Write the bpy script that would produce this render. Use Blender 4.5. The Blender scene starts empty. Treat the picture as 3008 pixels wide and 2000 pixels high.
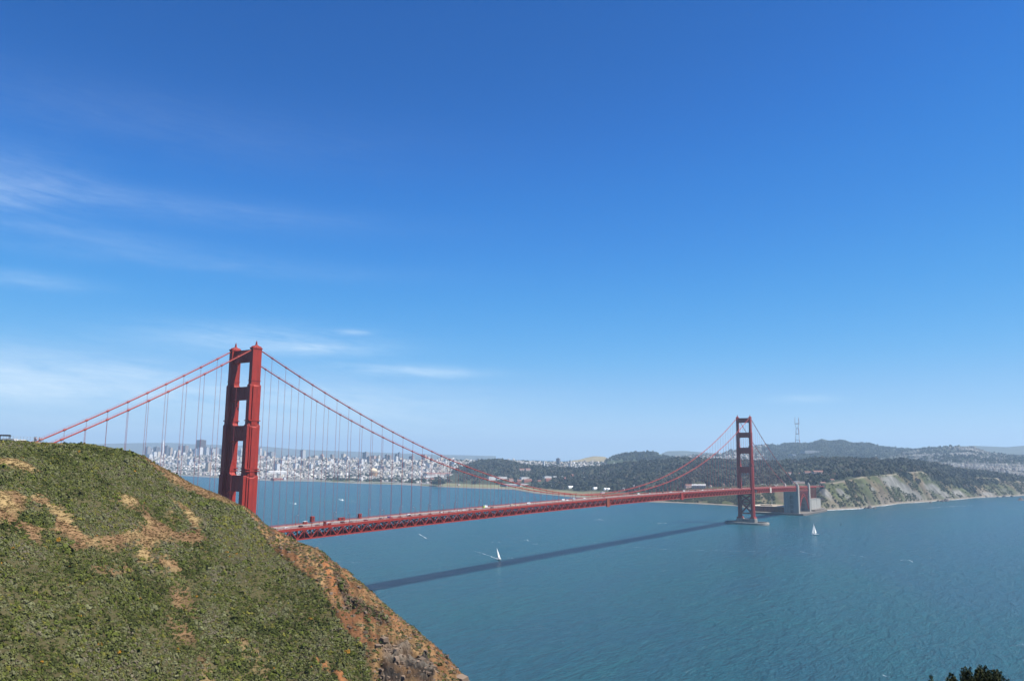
import bpy, math, random
import numpy as np
from mathutils import Matrix, Vector
random.seed(7); RNG = np.random.default_rng(11)
SC = bpy.context.scene; COL = SC.collection
# ------------------------------------------------------------------ camera
# world: X runs along the bridge from the near (north) tower to the far one, Y to the east, Z up, metres; water at z = 0
CAM = np.array([-421.195, -562.884, 137.102]); F = 2336.02; W3, H3 = 3008, 2000
YAW, PIT, ROL = math.radians(34.5526), math.radians(8.24227), math.radians(0.59473)
FW = np.array([math.cos(YAW)*math.cos(PIT), math.sin(YAW)*math.cos(PIT), math.sin(PIT)])
RT0 = np.array([math.sin(YAW), -math.cos(YAW), 0.]); UP0 = np.cross(RT0, FW)
RT = RT0*math.cos(ROL)+UP0*math.sin(ROL); UP = -RT0*math.sin(ROL)+UP0*math.cos(ROL)
cd = bpy.data.cameras.new('camera'); cam = bpy.data.objects.new('camera', cd); COL.objects.link(cam)
cd.sensor_width = 36; cd.lens = 36*F/W3; cd.clip_start = 1; cd.clip_end = 80000
cam.matrix_world = Matrix(((RT[0], UP[0], -FW[0], CAM[0]), (RT[1], UP[1], -FW[1], CAM[1]), (RT[2], UP[2], -FW[2], CAM[2]), (0, 0, 0, 1)))
SC.camera = cam
SC.view_settings.view_transform = 'Standard'; SC.view_settings.look = 'None'
EXPO = 0.9; SC.view_settings.exposure = EXPO; SC.view_settings.gamma = 1.0; SC.view_settings.use_curve_mapping = False
SC.cycles.use_denoising = True; SC.cycles.denoiser = 'OPENIMAGEDENOISE'; SC.cycles.denoising_prefilter = 'ACCURATE'
SC.cycles.volume_bounces = 0; SC.cycles.max_bounces = 6; SC.cycles.diffuse_bounces = 2; SC.cycles.glossy_bounces = 2
# ------------------------------------------------------------------ sky and sun
SUNV = np.array([0.207, -0.575, 1.0]); SUNV /= np.linalg.norm(SUNV)
SUN_EL = math.asin(SUNV[2]); SUN_ROT = math.atan2(SUNV[0], SUNV[1])
def ray(px, py): return FW+RT*(px-W3/2)/F+UP*(H3/2-py)/F
world = bpy.data.worlds.new('World'); SC.world = world; world.use_nodes = True
def make_sky():
    nt = world.node_tree; N = nt.nodes; L = nt.links; N.clear()
    def nd(t, **k):
        n = N.new(t)
        for a, b in k.items(): setattr(n, a, b)
        return n
    def math_(op, a, b=None, clamp=False):
        n = nd('ShaderNodeMath', operation=op, use_clamp=clamp)
        for i, v in enumerate((a, b)):
            if v is None: continue
            if isinstance(v, (int, float)): n.inputs[i].default_value = v
            else: L.new(v, n.inputs[i])
        return n.outputs[0]
    sky = nd('ShaderNodeTexSky', sky_type='NISHITA'); sky.sun_disc = False
    sky.sun_elevation = SUN_EL; sky.sun_rotation = SUN_ROT
    sky.altitude = 120; sky.air_density = SKY[0]; sky.dust_density = SKY[1]; sky.ozone_density = SKY[2]
    # camera response of the clear sky: one tone curve per channel
    sep = nd('ShaderNodeSeparateColor'); L.new(sky.outputs[0], sep.inputs[0]); cmb = nd('ShaderNodeCombineColor')
    for k, pts in enumerate(SKY[4]):
        fc = nd('ShaderNodeFloatCurve'); cu = fc.mapping.curves[0]
        while len(cu.points) < len(pts): cu.points.new(.5, .5)
        for q, (a, b) in zip(cu.points, pts): q.location = (a, b)
        fc.mapping.update(); L.new(math_('MULTIPLY', sep.outputs[k], .1), fc.inputs['Value']); L.new(math_('MULTIPLY', fc.outputs[0], SKY[5]), cmb.inputs[k])
    tc = nd('ShaderNodeTexCoord'); sp = nd('ShaderNodeSeparateXYZ'); L.new(tc.outputs['Generated'], sp.inputs[0])
    x, y, z = sp.outputs
    az = math_('ARCTAN2', y, x); el = math_('ARCSINE', z)
    patches = [(20, 415, 140, 60, .20), (0, 455, 60, 22, .17), (130, 850, 340, 46, .48), (330, 900, 480, 40, .40), (0, 905, 190, 24, .42),
               (600, 780, 230, 30, .45), (740, 803, 130, 14, .42), (1010, 858, 130, 11, .45), (880, 850, 120, 14, .35),
               (850, 940, 330, 50, .32), (70, 645, 110, 16, .22), (350, 470, 420, 30, .13), (200, 540, 230, 18, .12), (420, 600, 420, 22, .10), (350, 985, 600, 30, .3),
               (820, 765, 40, 6, .4), (1850, 918, 70, 8, .3), (250, 260, 600, 70, .05)]
    tot = None
    for (dx, dy, sx, sy, st) in patches:
        d = ray(dx*1.27566, dy*1.27566); a0 = math.atan2(d[1], d[0]); e0 = math.asin(d[2]/np.linalg.norm(d))
        u = math_('MULTIPLY', math_('SUBTRACT', az, a0), 1831/sx); v = math_('MULTIPLY', math_('SUBTRACT', el, e0), 1831/sy)
        g = math_('MULTIPLY', math_('EXPONENT', math_('MULTIPLY', math_('ADD', math_('MULTIPLY', u, u), math_('MULTIPLY', v, v)), -1.0)), st)
        tot = g if tot is None else math_('ADD', tot, g)
    cb = nd('ShaderNodeCombineXYZ')
    L.new(math_('MULTIPLY', az, 5.5), cb.inputs[0])
    L.new(math_('ADD', math_('MULTIPLY', el, 34.0), math_('MULTIPLY', az, -2.2)), cb.inputs[1])
    n1 = nd('ShaderNodeTexNoise'); n1.inputs['Scale'].default_value = 1.25; n1.inputs['Detail'].default_value = 9; n1.inputs['Roughness'].default_value = .55; n1.inputs['Distortion'].default_value = 1.1
    L.new(cb.outputs[0], n1.inputs['Vector'])
    n2 = nd('ShaderNodeTexNoise'); n2.inputs['Scale'].default_value = 5.5; n2.inputs['Detail'].default_value = 7; n2.inputs['Roughness'].default_value = .65; n2.inputs['Distortion'].default_value = .6
    L.new(cb.outputs[0], n2.inputs['Vector'])
    nn = math_('ADD', math_('MULTIPLY', n1.outputs[0], .58), math_('MULTIPLY', n2.outputs[0], .42))
    mr = nd('ShaderNodeMapRange'); mr.inputs['From Min'].default_value = .27; mr.inputs['From Max'].default_value = .74
    L.new(nn, mr.inputs['Value'])
    m = math_('MULTIPLY', math_('MULTIPLY', tot, mr.outputs[0]), 1.0, True)
    m = math_('MINIMUM', m, .8)
    mx = nd('ShaderNodeMix', data_type='RGBA'); L.new(m, mx.inputs['Factor']); L.new(cmb.outputs[0], mx.inputs['A']); mx.inputs['B'].default_value = (*SKY[6], 1)
    bg = nd('ShaderNodeBackground'); bg.inputs['Strength'].default_value = SKY[3]; L.new(mx.outputs['Result'], bg.inputs['Color'])
    out = nd('ShaderNodeOutputWorld'); L.new(bg.outputs[0], out.inputs['Surface'])
# air, dust, ozone, strength, curves, gain, cloud colour
SKY = (.6, 0., 1.0, 0.10, (((0, 0), (.073, .011), (.114, .026), (.2, .095), (.346, .275), (.63, .50), (1, .58)),
                           ((0, 0), (.124, .117), (.19, .225), (.3, .38), (.506, .575), (.748, .73), (1, .79)),
                           ((0, 0), (.242, .457), (.347, .70), (.45, .81), (.678, .92), (.80, .95), (1, .97))), 10/2**EXPO, (5.0, 5.8, 6.3))
make_sky()
sl = bpy.data.lights.new('sun', 'SUN'); sun = bpy.data.objects.new('sun', sl); COL.objects.link(sun)
sl.energy = 5.0; sl.angle = math.radians(0.53); sl.color = (1.0, 0.95, 0.87)
sun.rotation_euler = Vector(SUNV).to_track_quat('Z', 'Y').to_euler()
# ------------------------------------------------------------------ survey helpers (photo ray -> place on the ground, real metres)
def proj(p):
    d = np.asarray(p, float)-CAM; w = d@FW
    return W3/2+F*(d@RT)/w, H3/2-F*(d@UP)/w
def at_z(px, py, z=0.):
    d = ray(px, py); return CAM+d*(z-CAM[2])/d[2]
def at_r(px, py, R):
    d = ray(px, py); return CAM+d*R/np.hypot(d[0], d[1])
def hor(px):
    d = ray(px, 1400.); h = np.hypot(d[0], d[1]); return np.array([d[0]/h, d[1]/h])
def lerp(tab, x): a = np.array(tab, float); return np.interp(x, a[:, 0], a[:, 1])
# value noise for building landforms
def _h(i, j, s):
    n = (i.astype(np.int64)*374761393+j.astype(np.int64)*668265263+s*974711) & 0x7fffffff
    n = ((n ^ (n >> 13))*1274126177) & 0x7fffffff
    return ((n ^ (n >> 16)) & 0xffff)/65535.0
def vnoise(x, y, s=0):
    x = np.asarray(x, float); y = np.asarray(y, float); i = np.floor(x); j = np.floor(y); u = x-i; v = y-j
    u = u*u*(3-2*u); v = v*v*(3-2*v)
    a = _h(i, j, s); b = _h(i+1, j, s); c = _h(i, j+1, s); d = _h(i+1, j+1, s)
    return (a*(1-u)+b*u)*(1-v)+(c*(1-u)+d*u)*v
def fbm(x, y, o=4, s=0):
    t = 0; a = .5
    for k in range(o): t = t+a*(vnoise(x*2**k, y*2**k, s+k*17)-.5)*2; a *= .5
    return t
# ------------------------------------------------------------------ materials
MATS = {}
def pm(name, col, rough=.85, var=.15, scale=.15, spec=.25, attr=None, bump=0., bscale=1., stretch=(1, 1, 1), detail=5):
    if name in MATS: return MATS[name]
    m = bpy.data.materials.new(name); m.use_nodes = True; nt = m.node_tree; N = nt.nodes; L = nt.links
    b = N['Principled BSDF']; b.inputs['Roughness'].default_value = rough; b.inputs['Specular IOR Level'].default_value = spec
    tc = N.new('ShaderNodeTexCoord'); mp = N.new('ShaderNodeMapping'); mp.inputs['Scale'].default_value = stretch
    L.new(tc.outputs['Object'], mp.inputs['Vector'])
    nz = N.new('ShaderNodeTexNoise'); nz.inputs['Scale'].default_value = scale; nz.inputs['Detail'].default_value = detail; nz.inputs['Roughness'].default_value = .6
    L.new(mp.outputs[0], nz.inputs['Vector'])
    mr = N.new('ShaderNodeMapRange'); mr.inputs['From Min'].default_value = .25; mr.inputs['From Max'].default_value = .75
    mr.inputs['To Min'].default_value = 1-var; mr.inputs['To Max'].default_value = 1+var; L.new(nz.outputs[0], mr.inputs['Value'])
    vm = N.new('ShaderNodeVectorMath'); vm.operation = 'SCALE'; L.new(mr.outputs[0], vm.inputs['Scale'])
    if attr:
        at = N.new('ShaderNodeAttribute'); at.attribute_name = attr; L.new(at.outputs['Color'], vm.inputs[0])
    else: vm.inputs[0].default_value = col
    L.new(vm.outputs[0], b.inputs['Base Color'])
    if bump:
        n2 = N.new('ShaderNodeTexNoise'); n2.inputs['Scale'].default_value = bscale; n2.inputs['Detail'].default_value = 6; L.new(mp.outputs[0], n2.inputs['Vector'])
        bp = N.new('ShaderNodeBump'); bp.inputs['Strength'].default_value = 1; bp.inputs['Distance'].default_value = bump
        L.new(n2.outputs[0], bp.inputs['Height']); L.new(bp.outputs[0], b.inputs['Normal'])
    MATS[name] = m; return m
ORANGE = pm('orange_red_paint', (.255, .020, .010), .55, .30, .35, .35, stretch=(1, 1, .25))
ORANGE_D = pm('orange_red_steel', (.25, .021, .011), .6, .18, .6, .3)
UNDER = pm('shade_darkened_paint', (.17, .016, .011), .75, .2, .6, .15)  # bridge paint for the floor framing, with the shade under the deck darkened in
CABLE = pm('cable_paint', (.29, .038, .026), .6, .12, .5, .3)
ROPE = pm('rope_paint', (.30, .055, .06), .7, .1, .5, .2)
CONC = pm('concrete', (.30, .29, .262), .9, .22, .12, .15, stretch=(1, 1, .3))
CONC_D = pm('weathered_concrete', (.25, .23, .20), .9, .25, .15, .15, stretch=(1, 1, .4))
ROADM = pm('road_surface', (.20, .185, .175), .9, .15, .2, .15)
WHITE = pm('white_paint', (.70, .70, .68), .5, .05, .5)
SAIL = pm('sail_cloth', (.82, .82, .80), .7, .04, .5)
BRICKM = pm('fort_brick', (.20, .075, .045), .9, .25, .2, .1)
DARK = pm('dark_paint', (.03, .03, .035), .5, .1, .5)
GLASS = pm('dark_glass', (.02, .025, .03), .15, .1, .5, .5)
TYRE = pm('rubber', (.02, .02, .02), .9, .1, 1)
GREYM = pm('grey_metal', (.30, .31, .33), .5, .1, .5)
TINT = pm('tinted_surface', (1, 1, 1), .9, .10, .05, .1, attr='tint')
LEAF = pm('leaf_tint', (1, 1, 1), .85, .12, .4, .12, attr='tint')
SKIN = pm('skin', (.45, .27, .19), .7, .05, 3)
# ------------------------------------------------------------------ mesh helpers
class MB:
    def __init__(s): s.v = []; s.f = []; s.m = []
    def add(s, vs, fs, mi=0):
        o = len(s.v); s.v += [tuple(map(float, p)) for p in vs]; s.f += [tuple(o+i for i in f) for f in fs]; s.m += [mi]*len(fs)
    def box(s, cx, cy, z0, sx, sy, h, rz=0., mi=0, tx=1., ty=1.):
        c, n = math.cos(rz), math.sin(rz); vs = []
        for k, (zz, fx, fy) in enumerate(((z0, 1, 1), (z0+h, tx, ty))):
            for (a, b) in ((-1, -1), (1, -1), (1, 1), (-1, 1)):
                x = a*sx/2*fx; y = b*sy/2*fy; vs.append((cx+x*c-y*n, cy+x*n+y*c, zz))
        s.add(vs, [(3, 2, 1, 0), (4, 5, 6, 7), (0, 1, 5, 4), (1, 2, 6, 5), (2, 3, 7, 6), (3, 0, 4, 7)], mi)
    def bar(s, p, q, w, h=None, mi=0):
        h = h or w; p = np.array(p, float); q = np.array(q, float); d = q-p; d /= np.linalg.norm(d)
        r = np.array([0, 0, 1.]) if abs(d[2]) < .95 else np.array([1., 0, 0])
        a = np.cross(d, r); a /= np.linalg.norm(a); b = np.cross(a, d); vs = []
        for e in (p, q):
            for (i, j) in ((-1, -1), (1, -1), (1, 1), (-1, 1)): vs.append(e+a*i*w/2+b*j*h/2)
        s.add(vs, [(3, 2, 1, 0), (4, 5, 6, 7), (0, 1, 5, 4), (1, 2, 6, 5), (2, 3, 7, 6), (3, 0, 4, 7)], mi)
    def tube(s, pts, rad, n=8, mi=0):
        pts = [np.array(p, float) for p in pts]; rad = [rad]*len(pts) if np.isscalar(rad) else rad; vs = []; fs = []
        for k, p in enumerate(pts):
            d = pts[min(k+1, len(pts)-1)]-pts[max(k-1, 0)]; d /= np.linalg.norm(d)
            r = np.array([0, 0, 1.]) if abs(d[2]) < .9 else np.array([1., 0, 0])
            a = np.cross(d, r); a /= np.linalg.norm(a); b = np.cross(a, d)
            for i in range(n):
                t = 2*math.pi*i/n; vs.append(p+(a*math.cos(t)+b*math.sin(t))*rad[k])
        for k in range(len(pts)-1):
            for i in range(n): fs.append((k*n+i, k*n+(i+1) % n, (k+1)*n+(i+1) % n, (k+1)*n+i))
        fs.append(tuple(range(n-1, -1, -1))); fs.append(tuple((len(pts)-1)*n+i for i in range(n)))
        s.add(vs, fs, mi)
    def prism(s, poly, ax, a0, a1, mi=0):
        # poly in the two other axes, extruded along ax ('x','y','z')
        n = len(poly); vs = []
        for a in (a0, a1):
            for (p, q) in poly: vs.append((a, p, q) if ax == 'x' else (p, a, q) if ax == 'y' else (p, q, a))
        fs = [tuple(range(n)), tuple(range(2*n-1, n-1, -1))]+[(i, i+n, (i+1) % n+n, (i+1) % n) for i in range(n)]
        s.add(vs, fs, mi)
    def build(s, name, mats, parent=None, smooth=False, loc=None):
        me = bpy.data.meshes.new(name); me.from_pydata(s.v, [], s.f); mats = mats if isinstance(mats, (list, tuple)) else [mats]
        for m in mats: me.materials.append(m)
        if len(mats) > 1: me.polygons.foreach_set('material_index', s.m)
        import bmesh
        bm = bmesh.new(); bm.from_mesh(me); bmesh.ops.recalc_face_normals(bm, faces=bm.faces); bm.to_mesh(me); bm.free()
        if smooth: me.polygons.foreach_set('use_smooth', [True]*len(me.polygons))
        return link(name, me, parent, loc)
def link(name, me, parent=None, loc=None):
    o = bpy.data.objects.new(name, me); COL.objects.link(o)
    if parent: o.parent = parent
    if loc is not None: o.location = loc
    return o
def tag(o, label=None, cat=None, group=None, kind=None):
    if label: o['label'] = label
    if cat: o['category'] = cat
    if group: o['group'] = group
    if kind: o['kind'] = kind
    return o
def empty(name, loc=(0, 0, 0), rz=0, parent=None):
    o = bpy.data.objects.new(name, None); COL.objects.link(o); o.location = loc; o.rotation_euler = (0, 0, rz)
    if parent: o.parent = parent
    return o
def copy_tree(o, parent=None):
    c = o.copy(); COL.objects.link(c)
    if parent: c.parent = parent
    for ch in list(o.children): copy_tree(ch, c)
    return c
def quads(name, V, Q, mat, tint=None, smooth=False, parent=None):
    me = bpy.data.meshes.new(name); n = len(Q); V = np.asarray(V, np.float32); Q = np.asarray(Q, np.int32)
    me.vertices.add(len(V)); me.vertices.foreach_set('co', V.ravel())
    me.loops.add(n*4); me.loops.foreach_set('vertex_index', Q.ravel())
    me.polygons.add(n); me.polygons.foreach_set('loop_start', np.arange(0, n*4, 4, dtype=np.int32))
    me.polygons.foreach_set('loop_total', np.full(n, 4, np.int32))
    if smooth: me.polygons.foreach_set('use_smooth', np.ones(n, bool))
    me.update(calc_edges=True)
    if tint is not None:
        T = np.asarray(tint, np.float32); a = me.attributes.new('tint', 'FLOAT_COLOR', 'FACE' if len(T) == n else 'POINT')
        a.data.foreach_set('color', np.concatenate([T, np.ones((len(T), 1), np.float32)], 1).ravel())
    me.materials.append(mat); return link(name, me, parent)
def grid_quads(nc, nr):
    i, j = np.meshgrid(np.arange(nc-1), np.arange(nr-1), indexing='ij'); a = i*nr+j
    return np.stack([a, a+nr, a+nr+1, a+1], -1).reshape(-1, 4)
class Land:
    """columns fan out from the viewpoint; every column is a list of (distance, height) stations"""
    def __init__(s, px, R, Z): s.px = px; s.R = R; s.Z = Z; s.d = np.array([hor(p) for p in px])
    def xyz(s): return np.stack([CAM[0]+s.d[:, :1]*s.R, CAM[1]+s.d[:, 1:]*s.R, s.Z], -1)
    def pyx(s):
        P = s.xyz()-CAM; w = P@FW; return W3/2+F*(P@RT)/w, H3/2-F*(P@UP)/w
    def hit(s, px, py):
        c = int(np.clip(np.searchsorted(s.px, px)-1, 0, len(s.px)-1)); col = s.xyz()[c]; q = (col-CAM)
        yy = H3/2-F*(q@UP)/(q@FW); k = np.argmax(yy <= py) if (yy <= py).any() else len(yy)-2
        R = s.R[c][k]
        if k > 0: R = np.interp(py, [yy[k], yy[k-1]], [s.R[c][k], s.R[c][k-1]])
        z = np.interp(R, s.R[c], s.Z[c]); h = hor(px); return np.array([CAM[0]+h[0]*R, CAM[1]+h[1]*R, z]), R
def loft(px, rows, sub, amp=0, wl=300, seed=0, lock=1):
    R = []; Z = []
    for k in range(len(rows)-1):
        (R0, Z0), (R1, Z1) = rows[k], rows[k+1]
        for t in np.linspace(0, 1, sub[k], endpoint=False):
            R.append(R0+(R1-R0)*t); Z.append(Z0+(Z1-Z0)*t)
    R.append(rows[-1][0]); Z.append(rows[-1][1]); R = np.array(R).T; Z = np.array(Z).T
    L = Land(px, R, Z)
    if amp:
        P = L.xyz(); w = np.clip(L.Z/20, 0, 1); L.Z = L.Z+amp*w*fbm(P[..., 0]/wl, P[..., 1]/wl, 5, seed)
    return L
def zrow(px, py, R):
    return np.array([at_r(a, b, c)[2] for a, b, c in zip(px, py, R)])
# ------------------------------------------------------------------ water
def water_mat():
    m = bpy.data.materials.new('sea_water'); m.use_nodes = True; nt = m.node_tree; N = nt.nodes; L = nt.links; b = N['Principled BSDF']
    tc = N.new('ShaderNodeTexCoord')
    def noise(sc, stretch, det=4, rot=0., rough=.55, dist=0.):
        mp = N.new('ShaderNodeMapping'); mp.inputs['Scale'].default_value = stretch; mp.inputs['Rotation'].default_value = (0, 0, rot)
        L.new(tc.outputs['Object'], mp.inputs['Vector'])
        n = N.new('ShaderNodeTexNoise'); n.inputs['Scale'].default_value = sc; n.inputs['Detail'].default_value = det; n.inputs['Roughness'].default_value = rough
        n.inputs['Distortion'].default_value = dist
        L.new(mp.outputs[0], n.inputs['Vector']); return n.outputs[0]
    def ramp(v, a, b_, lo=0., hi=1.):
        r = N.new('ShaderNodeMapRange'); r.inputs['From Min'].default_value = a; r.inputs['From Max'].default_value = b_
        r.inputs['To Min'].default_value = lo; r.inputs['To Max'].default_value = hi; L.new(v, r.inputs['Value']); return r.outputs[0]
    def mth(op, a, c):
        n = N.new('ShaderNodeMath'); n.operation = op
        for i, v in enumerate((a, c)):
            if isinstance(v, (int, float)): n.inputs[i].default_value = v
            else: L.new(v, n.inputs[i])
        return n.outputs[0]
    def mix(f, a, c):
        n = N.new('ShaderNodeMix'); n.data_type = 'RGBA'; L.new(f, n.inputs['Factor'])
        for k, v in (('A', a), ('B', c)):
            if isinstance(v, tuple): n.inputs[k].default_value = (*v, 1)
            else: L.new(v, n.inputs[k])
        return n.outputs['Result']
    tide = noise(.0016, (1, 2.6, 1), 5, .35, .6, 1.5)          # turbid tidal bands
    col = mix(ramp(tide, .38, .62), WATER[0], WATER[1])
    rip = noise(.075, (1, 3.4, 1), 5, .50, .68, .5)
    col = mix(ramp(rip, .40, .66, 0, .9), col, WATER[2])
    # broken foam threads along the tide lines and scattered whitecaps
    line = noise(.0022, (1, 4.0, 1), 3, -.55, .5, 2.0)
    d = mth('ABSOLUTE', mth('SUBTRACT', line, .53), 0.)
    thread = ramp(d, .0, .0035, 1, 0)
    brk = ramp(noise(.02, (1, 1, 1), 5, .2, .7), .60, .72)
    caps = ramp(noise(.05, (1, 3.5, 1), 6, -.3, .72), .80, .84)
    foam = mth('MINIMUM', mth('MULTIPLY', thread, brk), .8)
    col = mix(foam, col, (.62, .68, .70))
    L.new(col, b.inputs['Base Color'])
    b.inputs['Roughness'].default_value = .24; b.inputs['IOR'].default_value = 1.333; b.inputs['Specular IOR Level'].default_value = .26
    w1 = noise(.16, (1, 3.2, 1), 5, .5, .62, .4); w2 = noise(.035, (1, 2.6, 1), 4, .42, .6, .6)
    h = mth('ADD', mth('MULTIPLY', w1, 1.0), mth('MULTIPLY', w2, 2.6))
    bp = N.new('ShaderNodeBump'); bp.inputs['Strength'].default_value = 1.0; bp.inputs['Distance'].default_value = 3.4; L.new(h, bp.inputs['Height'])
    L.new(bp.outputs[0], b.inputs['Normal'])
    return m
WATER = ((.009, .077, .094), (.011, .065, .100), (.005, .048, .070))
XS = np.concatenate([np.linspace(-1400, 3000, 45), np.linspace(3200, 23000, 30)]); YS = np.concatenate([np.linspace(-3900, 3000, 60), np.linspace(3300, 23000, 30)])
gx, gy = np.meshgrid(XS, YS, indexing='ij'); V = np.stack([gx, gy, gx*0], -1).reshape(-1, 3)
sea = quads('water', V, grid_quads(len(XS), len(YS)), water_mat()); tag(sea, kind='structure')
# ------------------------------------------------------------------ the near headland
SIL = [(-900, 1288), (-300, 1286), (0, 1292), (92, 1297), (126, 1300), (252, 1301), (314, 1311), (375, 1322), (421, 1340), (451, 1362), (509, 1392), (566, 1424), (647, 1452), (689, 1474), (719, 1488), (758, 1515), (796, 1547), (847, 1573), (886, 1592), (938, 1615), (984, 1643), (1026, 1673), (1061, 1704), (1089, 1728), (1121, 1753), (1166, 1795), (1208, 1830), (1261, 1873), (1310, 1915), (1349, 1957), (1384, 1999), (1500, 2130), (1620, 2290)]
RTOP = [(-900, 330), (0, 318), (250, 330), (421, 338), (509, 330), (650, 318), (758, 308), (900, 292), (1097, 266), (1384, 235), (1620, 205)]
hpx = np.concatenate([np.arange(-900, -60, 20), np.arange(-60, 1420, 4.5), np.arange(1420, 1625, 15)]); nc = len(hpx)
rt = lerp(RTOP, hpx); pt = lerp(SIL, hpx); zt = zrow(hpx, pt, rt); sl_ = (zt-CAM[2])/rt
A_ = np.interp(hpx, [-900, 300, 1384], [.27, .27, .36]); B_ = np.interp(hpx, [0, 1384], [.0006, .0012]); LR = np.interp(hpx, [0, 400, 900, 1384], [9, 9, 16, 24])
KB = np.interp(hpx, [0, 250, 450, 1384], [.0035, .006, .02, .03])
Dn = np.concatenate([-np.array([260, 200, 160, 130, 105, 85, 70, 58, 48, 40, 33, 27, 22, 18, 14.5, 11.5, 9, 7, 5.2, 3.6, 2.2, 1.0]), np.arange(0, 40, .55), np.arange(40, 175, .8), np.array([177, 181, 187])])
Rg = []; Zg = []
for c in range(nc):
    D = Dn*np.where(Dn > 0, min(1., (rt[c]-95)/190), 1.); a, b_, L_, s0 = A_[c], B_[c], LR[c], sl_[c]
    zf = zt[c]-(a*D-(a-s0)*L_*(1-np.exp(-np.maximum(D, 0)/L_))+b_*D*D)
    Eb = -D; cap = (.85+s0)/(2*KB[c]); Ec = np.minimum(Eb, cap)
    zb = zt[c]+s0*Ec-KB[c]*Ec**2-.85*np.maximum(Eb-cap, 0)
    Rg.append(rt[c]-D); Zg.append(np.maximum(np.where(D >= 0, zf, zb), -8))
hill = Land(hpx, np.array(Rg), np.array(Zg))
P = hill.xyz(); PX0, PY0 = hill.pyx()
# zones of ground, mapped from survey: 0 scrub, 1 dry grass, 2 bare brown slope, 3 rock, 4 orange soil
def inpoly(x, y, poly):
    r = np.zeros(x.shape, bool); n = len(poly); j = n-1
    for i in range(n):
        xi, yi = poly[i]; xj, yj = poly[j]
        c = ((yi > y) != (yj > y)) & (x < (xj-xi)*(y-yi)/(yj-yi+1e-9)+xi); r ^= c; j = i
    return r
def k1(L_): return [(x/2.1775, 1280+y/2.1775) for x, y in L_]
def k2(L_): return [(700+x/2.851, 1450+y/2.851) for x, y in L_]
DRY = [k1(q) for q in (
    [(-200, 120), (0, 140), (100, 150), (200, 190), (280, 235), (150, 225), (60, 205), (0, 195), (-200, 190)],
    [(-150, 350), (0, 350), (100, 345), (160, 390), (150, 470), (100, 520), (30, 525), (-150, 500)],
    [(-60, 500), (150, 530), (270, 570), (270, 660), (200, 660), (180, 600), (90, 570), (0, 545)],
    [(190, 380), (290, 380), (320, 430), (390, 440), (480, 500), (520, 580), (590, 630), (700, 620), (850, 610), (930, 570), (970, 530), (1050, 590), (1130, 630), (1270, 600), (1290, 690), (1200, 690), (1080, 670), (1060, 700), (1000, 720), (900, 690), (800, 690), (740, 730), (680, 700), (600, 690), (540, 715), (470, 690), (500, 650), (440, 610), (370, 600), (350, 500), (310, 440), (200, 425)],
    [(880, 700), (960, 700), (980, 790), (1060, 760), (1130, 810), (1190, 880), (1080, 850), (1000, 800), (900, 800)],
    [(560, 790), (700, 830), (850, 830), (850, 855), (720, 870), (620, 840)],
    [(680, 400), (760, 365), (880, 390), (890, 430), (840, 450), (790, 420)],
    [(890, 455), (920, 470), (965, 540), (940, 580), (905, 520)],
    [(1110, 395), (1150, 395), (1190, 440), (1230, 520), (1275, 600), (1230, 610), (1180, 540), (1130, 450)])]
EDGE = [k1([(890, 105), (935, 118), (1000, 165), (1080, 230), (1160, 275), (1260, 320), (1380, 365), (1480, 405), (1560, 435), (1640, 500), (1600, 520), (1560, 470), (1480, 430), (1350, 395), (1240, 345), (1150, 308), (1070, 268), (980, 190), (920, 140)])]
DRYS = [k1(q) for q in ([(1090, 950), (1170, 940), (1260, 1040), (1250, 1150), (1160, 1130), (1090, 1060)], [(1060, 1130), (1130, 1200), (1240, 1290), (1180, 1340), (1080, 1260)], [(1280, 1410), (1380, 1480), (1380, 1600), (1300, 1600)], [(1480, 1280), (1600, 1340), (1700, 1440), (1742, 1568), (1680, 1500), (1560, 1380)], [(1030, 440), (1080, 480), (1130, 560), (1080, 570)])]
BROWN = [k2([(40, 90), (110, 120), (160, 170), (290, 270), (420, 340), (530, 395), (680, 460), (810, 540), (930, 620), (1110, 780), (1330, 970), (1600, 1190), (1850, 1430), (2200, 1800), (1250, 1800), (1120, 1500), (1050, 1330), (960, 1160), (850, 1020), (740, 850), (640, 740), (520, 640), (430, 560), (330, 470), (220, 370), (140, 270), (70, 180)])]
ROCK = [k2([(1190, 1240), (1270, 1210), (1380, 1230), (1440, 1290), (1570, 1390), (1640, 1420), (1650, 1600), (1180, 1600), (1210, 1400)])]
SCAR = [k2(q) for q in ([(590, 1330), (640, 1360), (720, 1400), (745, 1480), (690, 1450), (640, 1400)], [(760, 1440), (820, 1450), (900, 1540), (860, 1640), (800, 1520)], [(690, 560), (760, 570), (800, 740), (830, 830), (780, 800), (740, 680)])]
LEDGE = [k2(q) for q in ([(790, 640), (860, 680), (930, 840), (1020, 900), (1130, 980), (1100, 1010), (960, 960), (860, 830)], [(640, 445), (760, 490), (800, 545), (720, 530), (660, 490)], [(1100, 960), (1180, 980), (1260, 1080), (1180, 1060)])]
wx = fbm(P[..., 0]/14, P[..., 1]/14, 4, 3)*34; wy = fbm(P[..., 0]/14, P[..., 1]/14, 4, 9)*20
qx, qy = PX0+wx, PY0+wy
face = (Dn[None, :] > -4)*np.ones_like(PX0)
def zone(polys, fx=1.): return np.any([inpoly(PX0+wx*fx, PY0+wy*fx, p) for p in polys], 0)*face
zd = zone(DRY, .55)*1.; zs = zone(DRYS)*.6; ze = zone(EDGE, .25)*1.; zb_ = zone(BROWN, .35)*1.; zr = zone(ROCK, .5)*1.; zo = zone(SCAR, .5)*1.; zl = zone(LEDGE, .6)*1.
trail = ((PX0 > 56) & (PX0 < 186) & (Dn[None, :] < 1.6) & (Dn[None, :] > -12))*1.
back = (hpx[:, None] > 470)*(Dn[None, :] < -1)*1.
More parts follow.
